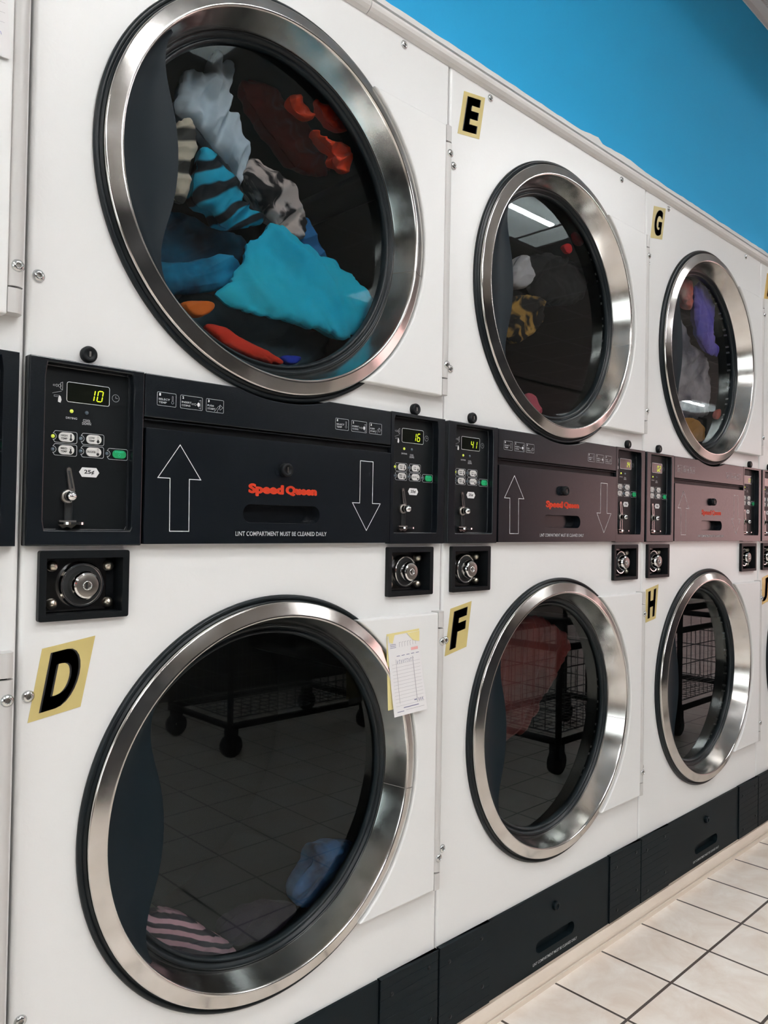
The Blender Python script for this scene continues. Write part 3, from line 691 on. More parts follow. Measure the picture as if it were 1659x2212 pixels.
def m_sticker(ch, quad, gold):
    def fn():
        mb = MB(); BL, BR, TL, TR = quad; mb.prism([BL, BR, TR, TL], -0.0006, 0.0, 0)
        for d in (-0.018, 0.018): mb.text(ch, (0.36 if ch == 'I' else 0.195)+d, (0.64 if ch == 'I' else 0.815)+d, 0.09, 0.91, -0.0009, 1, 0.045, quad=quad, res=6)
        return mb.mesh('letter_sticker', [STICKG if gold else STICK, BROWN if gold else PRINTK])
    return fn
STK = {'D': ((0.014, 0.775), (0.082, 0.786), (0.030, 0.868), (0.100, 0.879)), 'E': ((0.025, 1.826), (0.093, 1.838), (0.043, 1.919), (0.110, 1.931)),
       'F': ((0.012, 0.777), (0.078, 0.790), (0.027, 0.870), (0.092, 0.882)), 'G': ((0.026, 1.829), (0.092, 1.841), (0.043, 1.921), (0.111, 1.933)),
       'H': ((0.025, 0.783), (0.082, 0.791), (0.025, 0.872), (0.096, 0.884)), 'I': ((0.028, 1.833), (0.094, 1.845), (0.055, 1.927), (0.121, 1.939)), 'J': ((0.027, 0.782), (0.094, 0.793), (0.038, 0.876), (0.106, 0.888))}

def control_panel(root, side, digits):
    dx = 0.0 if side == 'l' else 0.629
    p = part('control_panel', root, 'cp'+side, lambda: m_control_frame(0.0015, 0.1575, 0.0225, 0.1425) if side == 'l' else m_control_frame(0.6425, 0.7895, 0.6500, 0.7710))
    o = (dx, 0, 0)
    if digits is not None: part('display', p, 'disp'+digits, m_display(digits), o, 'time display showing '+digits+' in green digits' if digits else 'blank time display')
    part('coin_icon', p, 'cicon', m_coin_icon, o); part('hand_icon', p, 'hicon', m_hand_icon, o); part('clock_icon', p, 'clock', m_clock, o)
    part('printed_word', p, 'wdry', m_word('DRYING', 0.0545, 0.0695, 1.1688, 1.1716), o); part('printed_word', p, 'wcool', m_word('COOL\nDOWN', 0.0765, 0.0885, 1.1630, 1.1705), o)
    part('indicator', p, 'led1', m_led(True), (dx+0.0620, 0.003, 1.1795), 'lit yellow indicator'); part('indicator', p, 'led0', m_led(False), (dx+0.0825, 0.003, 1.1795))
    for k, bx, bz, on in BTN:
        part('button_outline', p, 'bo'+('start' if k == 'start' else ''), m_btn_outline(k), (dx+bx, 0, bz))
        part('start_button' if k == 'start' else 'temperature_button', p, 'btn'+k, m_button(k), (dx+bx, 0, bz), None if k == 'start' else 'white oval button reading '+(k if k == 'DELICATES' else k+' TEMP'))
        part('indicator', p, 'led%d' % on, m_led(on), (dx+bx-0.0172+(0.0008 if k == 'start' else 0), 0.003, bz))
    part('coin_slide', p, 'coin', m_coin_slide, o); part('price_tag', p, 'tag', m_tag, o, 'white tag reading 25 cents')
def door(root, up):
    c = (XC, 0, ZU if up else ZL); u = 'u' if up else 'l'
    d = part('door', root, 'plate'+u, lambda: m_plate(up), c)
    part('outer_gasket', d, 'og', m_outer_gasket); part('bezel', d, 'bezel', m_bezel, label='brushed steel door ring')
    part('inner_gasket', d, 'ig', m_inner_gasket); part('window', d, 'glass', m_glass); part('handle', d, 'handle', m_handle)
    part('hinge', d, 'hinge'+u, lambda: m_hinge(up))
    xs = 0.7820-XC
    for z in ((1.7639-ZU, 1.3491-ZU) if up else (0.8115-ZL, 0.3948-ZL)): part('screw', d, 'screw', m_screw, (xs, -0.0195, z))
def lock(root, side):
    x = 0.0212 if side == 'l' else 0.6440
    b = part('lock_box', root, 'lockf', m_lock_frame, (x, 0, 0)); part('lock_plate', b, 'lockp', m_lock_plate); part('lock', b, 'lock', m_lock)
    for bx, bz in ((0.0255, 0.9735), (0.1030-0.0005, 0.9725), (0.0260, 0.9235), (0.1025, 0.9220)): part('bolt', b, 'bolt', m_bolt, (bx-0.0005, 0, bz))
def dryer(k, label, dl, dr, top, low):
    r = thing('stacked_dryer', label, 'dryer', (k*W, 0, 0), 'stacked tumble dryers in the wall')
    part('cabinet', r, 'cab', m_cabinet)
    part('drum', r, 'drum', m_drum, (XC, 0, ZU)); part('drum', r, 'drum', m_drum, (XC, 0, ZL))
    door(r, True); door(r, False)
    part('instruction_strip', r, 'band', m_band)
    st = [c for c in r.children if c.name.startswith('instruction_strip')][0]
    for off in ((0, 0, 0), (0.331, 0, -0.0022)):
        for j in range(3): part('printed_step', st, 'step%d' % j, m_step(j), off)
    part('hinge_gap', r, 'gap', m_gap)
    l = part('lint_door', r, 'lint', m_lint); part('arrow_marking', l, 'au', m_arrow(True)); part('arrow_marking', l, 'ad', m_arrow(False))
    part('brand_lettering', l, 'brand', m_brand); part('warning_lettering', l, 'warn', m_warn); part('latch', l, 'latch', m_latch, (0.4010, YP, 1.1210))
    control_panel(r, 'l', dl); control_panel(r, 'r', dr)
    lock(r, 'l'); lock(r, 'r')
    for x, z in ((0.0805, 1.2570), (0.7120, 1.2555)): part('plug', r, 'plug', m_plug, (x, 0, z))
    for x, z in ((0.1270, 1.9370), (0.6690, 1.9370), (0.0140, 1.3484), (0.0140, 1.7560), (0.0137, 0.8090), (0.0138, 0.3985)): part('screw', r, 'screw', m_screw, (x, 0, z))
    part('vent_panel', r, 'ventl', lambda: m_vent(0.0020, 0.1600)); part('vent_panel', r, 'ventr', lambda: m_vent(0.6420, 0.7975))
    kd = part('lint_door', r, 'kick', m_kick); part('warning_lettering', kd, 'kwarn', m_kickwarn); part('latch', kd, 'klatch', lambda: (lambda mb: mb.lathe([(0.0100, 0.0), (0.0105, -0.005), (0.0095, -0.0075), (0.0060, -0.0075), (0.0050, -0.0055), (0.0001, -0.0055)], (0, 0), 28, 0).mesh('latch', [KICKB]))(MB()), (0.4026, -0.0060, 0.1640))
    for x, z in ((0.030, 0.175), (0.130, 0.185), (0.035, 0.065), (0.135, 0.085)):
        part('screw', r, 'vscrew', lambda: (lambda mb: mb.lathe([(0.0042, 0), (0.0040, -0.0012), (0.0001, -0.0020)], (0, 0), 12, 0).mesh('screw', [BLACKM]))(MB()), (x, -0.0098, z)); part('screw', r, 'vscrew', None, (0.641+x, -0.0098, z))
    for ch in (top, low):
        if ch: part('letter_sticker', r, 'st'+ch, m_sticker(ch, STK[ch], ch in 'IJ'), label=('gold' if ch in 'IJ' else 'yellow')+' sticker with '+('brown-lit black' if ch in 'IJ' else 'black')+' letter '+ch)
    return r
dryer(-1, 'white stacked dryer cut off by the left edge, only its hinge side showing', '', '', None, None)
dryer(0, 'white stacked dryer with the D sticker, turquoise laundry in its upper drum', '10', '16', None, 'D')
dryer(1, 'white stacked dryer with stickers E above and F below', '41', '14', 'E', 'F')
dryer(2, 'white stacked dryer with stickers G above and H below', '02', '11', 'G', 'H')
dryer(3, 'white stacked dryer at the right edge with I and J stickers tinted gold as if by light', '', '', 'I', 'J')

# ------------------------------------------------------------------ receipts taped on the dryers
def sheet(mb, x0, x1, z0, z1, y, mi, skew=0.0, curl=0.0, n=10):
    v = []
    for i in range(n+1):
        t = i/n; z = z1+(z0-z1)*t
        for sx in (0, 1): v.append((x0+(x1-x0)*sx+skew*t, y-curl*t*t*(0.6+0.4*sx), z+0.004*sx))
    b = [(p[0], p[1]+0.0003, p[2]) for p in v]
    f = [(2*i, 2*i+2, 2*i+3, 2*i+1) for i in range(n)]
    mb.add(v+b, f+[tuple(2*n+2+q for q in g[::-1]) for g in f], mi, True)
def m_receipt():
    mb = MB(); sheet(mb, 0.0, 0.083, -0.147, 0.0, -0.0012, 0, 0.016, 0.010)
    f = lambda u, w: (0.083*u+0.016*w, -0.0012-0.010*w*w*(0.6+0.4*u)-0.0004, -0.147*w+0.004*u)
    def ln(u0, w0, u1, w1, th, mi):
        a, b = f(u0, w0), f(u1, w1); c, d = f(u0, w0+th), f(u1, w1+th)
        mb.add([a, c, d, b], [(0, 1, 2, 3)], mi)
    for i in range(13): ln(0.08, 0.36+i*0.043, 0.95, 0.36+i*0.043, 0.003, 2)
    ln(0.72, 0.30, 0.74, 0.30, 0.58, 2); ln(0.20, 0.30, 0.212, 0.30, 0.55, 2)
    random.seed(3)
    for w in (0.11, 0.13, 0.15): ln(0.06, w, 0.24, w, 0.006, 1)
    for i in range(7): u = 0.34+i*0.085; ln(u, 0.10+random.uniform(-.01, .01), u+0.012, 0.10, 0.06, 2); ln(u, 0.10, u+0.05, 0.095, 0.006, 2)
    ln(0.70, 0.19, 0.92, 0.19, 0.035, 3)
    for i in range(5): ln(0.24+i*0.15, 0.262, 0.34+i*0.15, 0.262, 0.008, 1)
    for i in range(9): u = 0.24+i*0.06; ln(u, 0.315+random.uniform(-.008, .008), u+0.008, 0.315, 0.045, 1); ln(u, 0.315+random.choice((0, .04)), u+0.035, 0.318, 0.007, 1)
    ln(0.30, 0.905, 0.76, 0.905, 0.010, 1); ln(0.10, 0.945, 0.30, 0.945, 0.008, 1); ln(0.36, 0.94, 0.92, 0.94, 0.005, 2); ln(0.64, 0.84, 0.72, 0.84, 0.012, 1)
    for i in range(3): ln(0.78+i*0.055, 0.83, 0.80+i*0.055, 0.84, 0.035, 1)
    return mb.mesh('receipt_slip', [PAPER, INK, INKL, INKR])
def m_copy():
    mb = MB(); sheet(mb, -0.001, 0.084, -0.134, 0.004, -0.0004, 0, 0.006, 0.002); mb.add([(0.002, -0.0022, 0.001), (0.018, -0.0022, 0.002), (0.013, -0.0022, -0.014), (0.004, -0.0022, -0.011)], [(3, 2, 1, 0)], 0)
    mb.add([(0.050, -0.0024, 0.002), (0.083, -0.0024, 0.004), (0.083, -0.0024, -0.015), (0.066, -0.0024, -0.012)], [(3, 2, 1, 0)], 0)
    return mb.mesh('yellow_copy', [YPAPER])
t = thing('paper_receipt', 'white order slip over a yellow copy, taped to the dryer door marked D', 'paper', (0.632, -0.0197, 0.834), 'paper slips taped to the dryers')
part('slip', t, 'slip', m_receipt); part('yellow_copy', t, 'ycopy', m_copy, label='yellow carbon copy behind the slip')
t = thing('paper_receipt', 'paper slip with blue pen marks at the top left corner of the picture', 'paper', (-0.1265, -0.0197, 1.742), 'paper slips taped to the dryers')
def m_slip2():
    mb = MB(); sheet(mb, 0.0, 0.083, -0.147, 0.0, -0.0008, 0, 0.010, 0.003)
    for i in range(8): z = -0.02-i*0.012; mb.add([(0.010, -0.0035, z), (0.085, -0.0035, z+0.003), (0.085, -0.0035, z+0.0034), (0.010, -0.0035, z+0.0004)], [(0, 1, 2, 3)], 2)
    random.seed(8); z = -0.122
    for i in range(6):
        c = (0.052+i*0.0055, z+0.001*i); mb.outline([(c[0]+0.0022*math.cos(a)*random.uniform(.5, 1), c[1]+0.0036*math.sin(a)) for a in [q*PI/3 for q in range(5)]], -0.0042, 0.0006, 1, False)
    return mb.mesh('slip', [PAPER, mat('blue_pen', hexc(120, 120, 180), 0.8), INKL])
part('slip', t, 'slip2', m_slip2)

# ------------------------------------------------------------------ laundry in the drums
def smooth_poly(P, it=2):
    for _ in range(it):
        Q = []
        for i in range(len(P)):
            a, b = P[i], P[(i+1) % len(P)]; Q += [(0.75*a[0]+0.25*b[0], 0.75*a[1]+0.25*b[1]), (0.25*a[0]+0.75*b[0], 0.25*a[1]+0.75*b[1])]
        P = Q
    return P
def cloth(name, label, cat, k, up, P, y0, th, m, seed, fold=0.012, fs=16.0, group=None, ang=0.6):
    """a crumpled garment: closed volume, domed and folded on both sides"""
    P = smooth_poly(P); n = 150; c = (sum(p[0] for p in P)/len(P), sum(p[1] for p in P)/len(P))
    L = [0]
    for i in range(len(P)): a, b = P[i], P[(i+1) % len(P)]; L.append(L[-1]+math.hypot(b[0]-a[0], b[1]-a[1]))
    B = []; j = 0
    for i in range(n):
        d = L[-1]*i/n
        while L[j+1] < d: j += 1
        t = (d-L[j])/max(L[j+1]-L[j], 1e-9); a, b = P[j], P[(j+1) % len(P)]; B.append((a[0]+(b[0]-a[0])*t, a[1]+(b[1]-a[1])*t))
    rings = 36; mb = MB(); ca, sa = math.cos(ang), math.sin(ang); S = Vector((seed*3.7, seed*1.3, seed*2.1))
    for i in range(n):       # uneven hem
        d = Vector((B[i][0]-c[0], B[i][1]-c[1])); q = 1+0.10*noise.noise(Vector((B[i][0]*40, B[i][1]*40, seed)))+0.05*noise.noise(Vector((B[i][0]*110, B[i][1]*110, seed)))
        B[i] = (c[0]+d.x*q, c[1]+d.y*q)
    def ridge(p): return 1-abs(noise.noise(p))*2.4
    def pt(x, z, t, front):
        u, w = x*ca+z*sa, -x*sa+z*ca
        wob = 0.55*noise.noise(Vector((u*6, 0, w*6))+S)
        f = 0.75*ridge(Vector((u*fs*0.22, 0, w*fs*0.95+wob))+S)+0.45*ridge(Vector((u*fs*0.6+wob, 1, w*fs*2.1))+S)+0.22*noise.noise(Vector((u*60, 3, w*60))+S)
        h = th*math.sqrt(max(0, 1-t**5))
        e = min(1, (1-t)*7)
        return (x, y0-0.30*h-(0.25+0.75*e)*fold*(f-0.4) if front else y0+h*0.70+e*fold*f*0.4, z)
    for front in (True, False):
        v = [pt(c[0], c[1], 0, front)]
        for r in range(1, rings+1):
            t = r/rings
            for b in B: v.append(pt(c[0]+(b[0]-c[0])*t, c[1]+(b[1]-c[1])*t, t, front))
        f = [(0, 1+i, 1+(i+1) % n) for i in range(n)]
        for r in range(rings-1):
            for i in range(n): a = 1+r*n+i; b = 1+r*n+(i+1) % n; f.append((a, a+n, b+n, b))
        if not front: f = [g[::-1] for g in f]
        mb.add(v, f, 0, True)
    me = mb.mesh(name, [m], weld=True)
    return thing(name, label, cat, (k*W+XC, 0, ZU if up else ZL), group, me)
def fab(name, r, g, b, rough=0.85): return mat(name, hexc(r, g, b), rough, bump=(420, 0.15, 0))
TURQ = mat('turquoise_cotton', hexc(10, 206, 250), 0.8, mottle=(6, hexc(50, 216, 240), 0.28), bump=(420, 0.12, 0))
G0 = 'laundry tumbling in the upper drum above D'
Cu = dict(k=0, up=True, group=G0)
cloth('bed_sheet', 'large turquoise sheet across the lower half of the upper drum above D', 'laundry', P=[(-0.024, -0.05), (0.014, -0.026), (0.02, 0.001), (0.062, -0.003), (0.097, -0.019), (0.143, -0.03), (0.196, -0.044), (0.243, -0.064), (0.27, -0.088), (0.261, -0.123), (0.231, -0.157), (0.192, -0.18), (0.14, -0.168), (0.081, -0.166), (0.032, -0.165), (-0.021, -0.166), (-0.065, -0.165), (-0.071, -0.141), (-0.045, -0.111), (-0.028, -0.085)], y0=0.075, th=0.045, m=TURQ, seed=1, fold=0.014, fs=11, ang=2.35, **Cu)
cloth('towel', 'dark teal shape for the door edge and its reflection below the turquoise sheet in the upper drum', 'laundry', P=[(-0.10, -0.12), (0.053, -0.128), (0.223, -0.14), (0.248, -0.164), (0.199, -0.205), (0.142, -0.238), (0.061, -0.245), (0.0, -0.234), (-0.062, -0.210), (-0.11, -0.182)], y0=0.165, th=0.05, m=fab('teal_grey_rim', 62, 92, 104), seed=2, **Cu)  # stands in for the door's lower inner edge and its reflection
cloth('pillowcase', 'turquoise pillowcase at the left of the sheet in the upper drum', 'laundry', P=[(-0.195, -0.112), (-0.12, -0.098), (-0.073, -0.078), (-0.036, -0.058), (0.0, -0.068), (0.0, -0.106), (-0.056, -0.130), (-0.119, -0.150), (-0.185, -0.160)], y0=0.125, th=0.035, m=mat('turquoise_dark_cotton', hexc(12, 158, 206), 0.85, mottle=(9, hexc(14, 58, 88), 0.12)), seed=3, fold=0.012, **Cu)
cloth('dark_shirt', 'navy shirt behind the turquoise sheet in the upper drum', 'laundry', P=[(-0.160, 0.000), (-0.112, 0.004), (-0.078, 0.010), (-0.038, -0.005), (0.044, 0.005), (0.023, -0.05), (0.0, -0.09), (-0.09, -0.110), (-0.185, -0.120), (-0.190, -0.055)], y0=0.175, th=0.05, m=mat('navy_cotton', hexc(22, 36, 54), 0.9, mottle=(12, hexc(14, 90, 120), 0.14)), seed=4, **Cu)
cloth('printed_blouse', 'turquoise and black blouse in the middle left of the upper drum', 'laundry', P=[(-0.101, 0.095), (-0.071, 0.077), (-0.043, 0.056), (-0.025, 0.03), (-0.031, 0.009), (-0.002, 0.01), (0.022, 0.002), (-0.013, -0.018), (-0.063, -0.034), (-0.082, -0.014), (-0.122, -0.007), (-0.123, 0.016), (-0.111, 0.057)], y0=0.09, th=0.05, m=stripes('turquoise_black_print', hexc(10, 24, 34), hexc(14, 168, 205), 9, 0.7, 6.0, 0.36), seed=5, fold=0.016, fs=26, ang=1.0, **Cu)
cloth('sheer_scarf', 'pale blue grey scarf flung up at the top left of the upper drum', 'laundry', P=[(-0.128, 0.204), (-0.11, 0.233), (-0.097, 0.217), (-0.078, 0.226), (-0.074, 0.272), (-0.057, 0.284), (-0.058, 0.25), (-0.046, 0.265), (-0.034, 0.267), (-0.042, 0.229), (-0.053, 0.201), (-0.041, 0.198), (-0.046, 0.171), (-0.021, 0.181), (-0.014, 0.139), (-0.002, 0.12), (-0.001, 0.091), (-0.018, 0.053), (-0.03, 0.079), (-0.053, 0.096), (-0.084, 0.114), (-0.1, 0.13), (-0.134, 0.138), (-0.145, 0.158), (-0.135, 0.171)], y0=0.115, th=0.045, m=mat('pale_blue_cotton', hexc(168, 194, 212), 0.85, mottle=(10, hexc(208, 218, 222), 0.3)), seed=6, fold=0.022, fs=26, ang=1.2, **Cu)
cloth('striped_sock', 'cream and grey striped garment beside the door handle in the upper drum', 'laundry', P=[(-0.156, 0.109), (-0.128, 0.124), (-0.127, 0.058), (-0.139, 0.049), (-0.135, 0.037), (-0.133, 0.01), (-0.14, -0.017), (-0.16, -0.023), (-0.180, 0.036)], y0=0.075, th=0.035, m=stripes('cream_grey_stripe', hexc(216, 208, 186), hexc(60, 62, 60), 7, 0.25, 3.0, 0.68), seed=7, fold=0.014, fs=26, **Cu)
cloth('patterned_top', 'grey top with black blotches in the middle of the upper drum', 'laundry', P=[(-0.01, 0.111), (0.039, 0.103), (0.076, 0.097), (0.099, 0.078), (0.116, 0.049), (0.123, 0.02), (0.108, -0.008), (0.069, 0.002), (0.028, 0.013), (0.002, 0.047), (-0.022, 0.071)], y0=0.10, th=0.05, m=blotch('black_white_print', hexc(196, 184, 178), hexc(16, 18, 22), 17, 0.52, 0.05, 1.6), seed=8, fold=0.018, fs=22, **Cu)
cloth('blue_shirt', 'deep blue shirt at the right of the patterned top in the upper drum', 'laundry', P=[(0.132, 0.054), (0.153, 0.03), (0.181, -0.003), (0.199, -0.028), (0.161, -0.03), (0.123, -0.015), (0.115, 0.018)], y0=0.12, th=0.035, m=fab('deep_blue_cotton', 16, 96, 150), seed=9, **Cu)
cloth('red_jacket', 'shade-darkened red jacket at the top right of the upper drum', 'laundry', P=[(0.035, 0.300), (0.08, 0.315), (0.14, 0.300), (0.169, 0.289), (0.191, 0.257), (0.243, 0.24), (0.274, 0.209), (0.207, 0.175), (0.157, 0.188), (0.122, 0.21), (0.082, 0.245), (0.045, 0.28)], y0=0.20, th=0.05, m=fab('shaded_red_nylon', 130, 34, 22, 0.5), seed=10, fold=0.02, **Cu)  # shade deep in the drum is put into this darker red
RO = fab('lit_red_nylon', 252, 72, 24, 0.55)  # same red cloth nearer the glass, its light put into a brighter red
cloth('red_sleeve', 'short bright red cloth left of the biggest red cloth in the upper drum', 'laundry', P=[(0.068, 0.243), (0.088, 0.243), (0.114, 0.226), (0.121, 0.213), (0.095, 0.209), (0.063, 0.223)], y0=0.085, th=0.025, m=RO, seed=11, fold=0.016, fs=30, **Cu)
cloth('red_sleeve', 'biggest bright red cloth near the top right of the upper drum', 'laundry', P=[(0.13, 0.267), (0.147, 0.255), (0.207, 0.261), (0.222, 0.239), (0.197, 0.221), (0.155, 0.231)], y0=0.095, th=0.03, m=RO, seed=12, fold=0.016, fs=30, **Cu)
cloth('red_sleeve', 'lowest bright red cloth on the right of the upper drum', 'laundry', P=[(0.108, 0.2), (0.149, 0.185), (0.197, 0.202), (0.216, 0.189), (0.211, 0.149), (0.192, 0.138), (0.16, 0.154), (0.177, 0.168), (0.146, 0.176)], y0=0.085, th=0.025, m=RO, seed=13, fold=0.016, fs=30, **Cu)
cloth('orange_cloth', 'small orange cloth at the lower left of the upper drum', 'laundry', P=[(-0.149, -0.177), (-0.117, -0.169), (-0.096, -0.166), (-0.087, -0.171), (-0.098, -0.187), (-0.119, -0.197), (-0.142, -0.192)], y0=0.068, th=0.03, m=fab('orange_cotton', 236, 122, 40), seed=14, fold=0.005, **Cu)
cloth('red_towel', 'rolled red towel along the bottom of the upper drum', 'laundry', P=[(-0.108, -0.205), (-0.093, -0.2), (-0.077, -0.202), (-0.033, -0.217), (0.025, -0.232), (0.059, -0.242), (0.026, -0.249), (-0.021, -0.246), (-0.068, -0.234), (-0.098, -0.219)], y0=0.068, th=0.04, m=fab('red_cotton', 226, 58, 36), seed=15, fold=0.005, **Cu)
cloth('blue_sock', 'small royal blue cloth at the bottom of the upper drum', 'laundry', P=[(0.052, -0.227), (0.095, -0.221), (0.099, -0.227), (0.083, -0.240), (0.064, -0.240)], y0=0.08, th=0.02, m=fab('royal_blue_cotton', 30, 60, 190), seed=16, fold=0.003, **Cu)
Du = dict(k=0, up=False, group='laundry lying in the lower drum marked D')
cloth('striped_towel', 'pink and navy striped towel at the bottom of the drum marked D', 'laundry', P=[(-0.19, -0.162), (-0.147, -0.165), (-0.114, -0.181), (-0.094, -0.199), (-0.056, -0.233), (-0.001, -0.278), (-0.031, -0.290), (-0.067, -0.285), (-0.107, -0.262), (-0.162, -0.220), (-0.193, -0.186)], y0=0.08, th=0.06, m=stripes('pink_navy_stripe', hexc(44, 40, 58), hexc(236, 190, 204), 23, -0.45, 2.2, 0.5), seed=20, fold=0.006, **Du)
cloth('denim_shirt', 'blue cloth at the right of the drum marked D', 'laundry', P=[(0.167, -0.151), (0.226, -0.163), (0.273, -0.179), (0.258, -0.218), (0.218, -0.252), (0.17, -0.271), (0.132, -0.262), (0.113, -0.234), (0.135, -0.205), (0.168, -0.185)], y0=0.10, th=0.06, m=mat('denim_blue', hexc(70, 130, 190), 0.85, mottle=(14, hexc(30, 50, 84), 0.14)), seed=21, fold=0.016, fs=22, **Du)
cloth('dark_towel', 'dark plum towel between the striped towel and the blue cloth in drum D', 'laundry', P=[(-0.038, -0.252), (0.057, -0.233), (0.148, -0.262), (0.127, -0.284), (0.078, -0.301), (0.013, -0.296)], y0=0.12, th=0.05, m=fab('plum_cotton', 62, 52, 70), seed=22, **Du)
Eu = dict(k=1, up=True, group='laundry tumbling in the drum marked E')
cloth('white_shirt', 'white shirt beside the handle in the drum marked E', 'laundry', P=[(-0.092, 0.1), (-0.047, 0.125), (-0.016, 0.098), (-0.032, 0.055), (-0.081, 0.028), (-0.11, 0.049)], y0=0.07, th=0.05, m=fab('white_cotton', 214, 212, 214), seed=30, **Eu)
cloth('printed_scarf', 'yellow and black printed scarf in the drum marked E', 'laundry', P=[(-0.096, 0.017), (-0.004, 0.041), (0.038, 0.029), (0.032, -0.017), (-0.029, -0.069), (-0.106, -0.102), (-0.12, -0.046)], y0=0.075, th=0.05, m=blotch('yellow_black_print', hexc(18, 17, 16), hexc(186, 146, 70), 16, 0.56, 0.06, 1.5), seed=31, **Eu)
cloth('black_trousers', 'black trousers across the middle of the drum marked E', 'laundry', P=[(-0.034, 0.134), (0.107, 0.174), (0.231, 0.175), (0.266, 0.117), (0.218, 0.063), (0.052, 0.032), (-0.005, 0.057)], y0=0.10, th=0.06, m=fab('black_cotton', 14, 15, 17), seed=32, **Eu)
cloth('pink_sock', 'pink cloth at the bottom of the drum marked E', 'laundry', P=[(-0.045, -0.203), (-0.015, -0.203), (0.002, -0.221), (0.024, -0.247), (-0.004, -0.254), (-0.031, -0.237)], y0=0.065, th=0.025, m=fab('pink_cotton', 228, 110, 128), seed=33, fold=0.004, **Eu)
RC = fab('crimson_reflection', 214, 30, 40)  # reflection of a red object in the glass, built as small red shapes
cloth('red_reflection', 'lower of two red shapes standing for a reflection in the glass of E', 'laundry', P=[(0.106, 0.187), (0.136, 0.201), (0.152, 0.19), (0.141, 0.172), (0.122, 0.174)], y0=0.07, th=0.02, m=RC, seed=34, fold=0.004, **Eu)
cloth('red_reflection', 'upper of two red shapes standing for a reflection in the glass of E', 'laundry', P=[(0.154, 0.236), (0.182, 0.235), (0.202, 0.22), (0.19, 0.204), (0.167, 0.215)], y0=0.07, th=0.02, m=RC, seed=35, fold=0.004, **Eu)
cloth('red_blanket', 'dark red blanket in the drum marked F', 'laundry', 1, False, [(-0.170, 0.170), (-0.021, 0.225), (0.076, 0.212), (0.200, 0.160), (0.165, 0.109), (0.105, 0.049), (0.050, 0.014), (0.020, -0.028), (-0.026, -0.059), (-0.122, -0.061), (-0.200, 0.033), (-0.208, 0.106)], 0.09, 0.06, mat('dark_red_cotton', hexc(100, 30, 22), 0.8, mottle=(10, hexc(66, 22, 20), 0.2)), 40, 0.016, 18, ang=1.3)
Gu = dict(k=2, up=True, group='laundry tumbling in the drum marked G')
cloth('purple_shirt', 'purple shirt hanging at the top of the drum marked G', 'laundry', P=[(0.045, 0.265), (0.134, 0.267), (0.177, 0.206), (0.168, 0.159), (0.18, 0.095), (0.223, 0.048), (0.099, 0.055), (0.029, 0.128), (0.036, 0.22)], y0=0.066, th=0.022, m=mat('purple_cotton', hexc(128, 108, 200), 0.85, mottle=(7, hexc(84, 88, 200), 0.2)), seed=50, fold=0.014, fs=22, ang=1.4, **Gu)
cloth('red_shirt', 'orange red shirt left of the purple shirt in the drum marked G', 'laundry', P=[(-0.04, 0.258), (0.025, 0.269), (0.036, 0.22), (0.038, 0.164), (-0.02, 0.182), (-0.048, 0.218)], y0=0.075, th=0.035, m=mat('coral_cotton', hexc(226, 90, 72), 0.85, mottle=(12, hexc(206, 176, 168), 0.12)), seed=51, **Gu)
cloth('grey_sweater', 'grey sweater filling the middle of the drum marked G', 'laundry', P=[(-0.087, 0.187), (0.01, 0.149), (0.079, 0.079), (0.234, 0.05), (0.250, -0.05), (0.228, -0.135), (0.105, -0.166), (-0.066, -0.167), (-0.090, -0.093), (-0.085, 0.117)], y0=0.105, th=0.05, m=mat('grey_wool', hexc(196, 192, 196), 0.9, mottle=(7, hexc(92, 92, 104), 0.12)), seed=52, fold=0.014, fs=14, **Gu)
cloth('white_sheet', 'white sheet at the right of the drum marked G', 'laundry', P=[(0.126, 0.227), (0.188, 0.201), (0.235, 0.128), (0.252, 0.068), (0.250, -0.05), (0.214, 0.0), (0.17, 0.095)], y0=0.23, th=0.06, m=fab('white_linen', 206, 206, 202), seed=53, **Gu)
cloth('mustard_towel', 'mustard towel at the bottom of the drum marked G', 'laundry', P=[(-0.047, -0.178), (0.066, -0.162), (0.146, -0.193), (0.137, -0.233), (0.049, -0.249), (-0.018, -0.225)], y0=0.075, th=0.035, m=fab('mustard_cotton', 196, 142, 66), seed=54, fold=0.006, **Gu)
cloth('coral_sock', 'small coral cloth at the lower right of the drum marked G', 'laundry', P=[(0.186, -0.138), (0.225, -0.114), (0.226, -0.141), (0.198, -0.163)], y0=0.06, th=0.02, m=fab('coral_red_cotton', 220, 104, 84), seed=55, fold=0.003, **Gu)

# ------------------------------------------------------------------ across the aisle: what the glass and steel reflect
CARTM = mat('black_cart_metal', (0.02, 0.02, 0.022), 0.35, 0.6); WIRE = mat('cart_wire', (0.25, 0.25, 0.26), 0.3, 1.0)
def m_cart_frame():
    mb = MB(); a, b = 0.42, 0.26
    for z in (0.14,): mb.tube([(-a, -b, z), (a, -b, z), (a, b, z), (-a, b, z), (-a, -b, z)], 0.016)
    for x in (-a, a):
        for y in (-b, b): mb.tube([(x, y, 0.12), (x, y, 0.64)], 0.014)
    mb.tube([(-a, -b, 0.64), (a, -b, 0.64), (a, b, 0.64), (-a, b, 0.64), (-a, -b, 0.64)], 0.018); mb.tube([(-a, -b, 0.53), (a, -b, 0.53), (a, b, 0.53), (-a, b, 0.53), (-a, -b, 0.53)], 0.016)
    return mb.mesh('cart_frame', [CARTM])
def m_caster():
    mb = MB(); mb.box(-0.02, 0.02, -0.025, 0.025, 0.07, 0.13); mb.lathe([(0.012, -0.016), (0.05, -0.016), (0.052, 0), (0.05, 0.016), (0.012, 0.016)], (0, 0.052), 24, 0)
    return mb.mesh('caster', [CARTM])
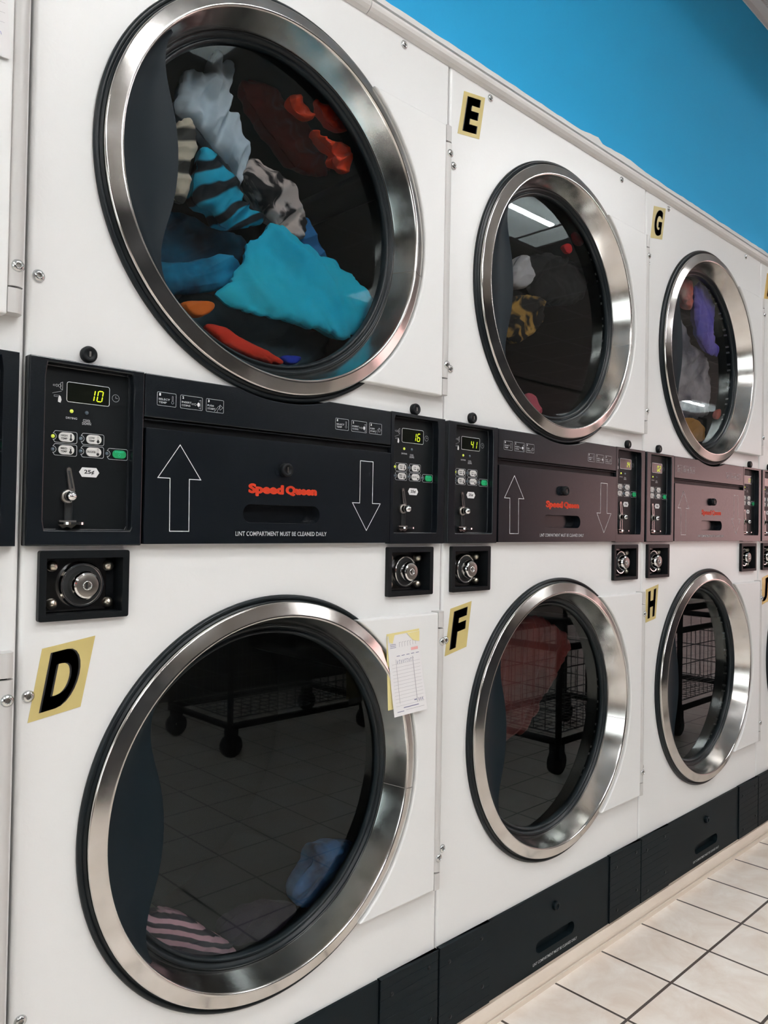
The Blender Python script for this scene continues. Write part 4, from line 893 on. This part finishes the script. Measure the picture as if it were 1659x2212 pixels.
def m_basket():
    mb = MB(); a, b = 0.40, 0.24
    for i in range(17): x = -a+2*a*i/16; mb.tube([(x, -b, 0.53), (x, -b, 0.17), (x, b, 0.17), (x, b, 0.53)], 0.0022, 5)
    for i in range(9): y = -b+2*b*i/8; mb.tube([(-a, y, 0.53), (-a, y, 0.17), (a, y, 0.17), (a, y, 0.53)], 0.0022, 5)
    for z in (0.17, 0.26, 0.35, 0.44): mb.tube([(-a, -b, z), (a, -b, z), (a, b, z), (-a, b, z), (-a, -b, z)], 0.003, 5)
    return mb.mesh('wire_basket', [WIRE])
def m_rail():
    mb = MB(); mb.tube([(-0.42, 0, 0.64), (-0.42, 0, 1.70), (0.42, 0, 1.70), (0.42, 0, 0.64)], 0.012); return mb.mesh('hanging_rail', [WIRE])
for x, y, rz, lab in ((1.97, -2.08, 0.0, 'rolling laundry cart across the aisle from the dryer marked D'), (2.87, -1.00, 0.0, 'rolling laundry cart across the aisle from the dryer marked F'), (3.86, -0.95, 0.0, 'rolling laundry cart with wire basket across from the dryer marked H')):
    t = thing('laundry_cart', lab, 'cart', (x, y, 0), 'rolling laundry carts', None, rz)
    part('cart_frame', t, 'cf', m_cart_frame); part('wire_basket', t, 'cb', m_basket); part('hanging_rail', t, 'crl', m_rail)
    for sx in (-0.40, 0.40):
        for sy in (-0.24, 0.24): part('caster', t, 'cas', m_caster, (sx, sy, 0))
TOP = mat('dark_laminate', (0.03, 0.03, 0.033), 0.35)
t = thing('folding_table', 'long dark folding counter along the opposite side of the aisle', 'table', (1.6, -3.3, 0))
part('worktop', t, 'ftop', lambda: MB().box(-2.6, 2.6, -0.4, 0.4, 0.86, 0.90).mesh('worktop', [TOP], bevel=0.004))
part('base', t, 'fbase', lambda: MB().box(-2.5, 2.5, -0.33, 0.33, 0.0, 0.86).mesh('base', [TOP]))
mb = MB(); mb.box(-0.02, 0.02, -0.55, 0.55, -0.16, 0.16); 
thing('wall_banner', 'plain red banner on the left end wall of the room', 'banner', (XL+0.022, -3.3, 1.75), None, mb.mesh('banner', [mat('banner_red', hexc(200, 50, 40), 0.6)]))
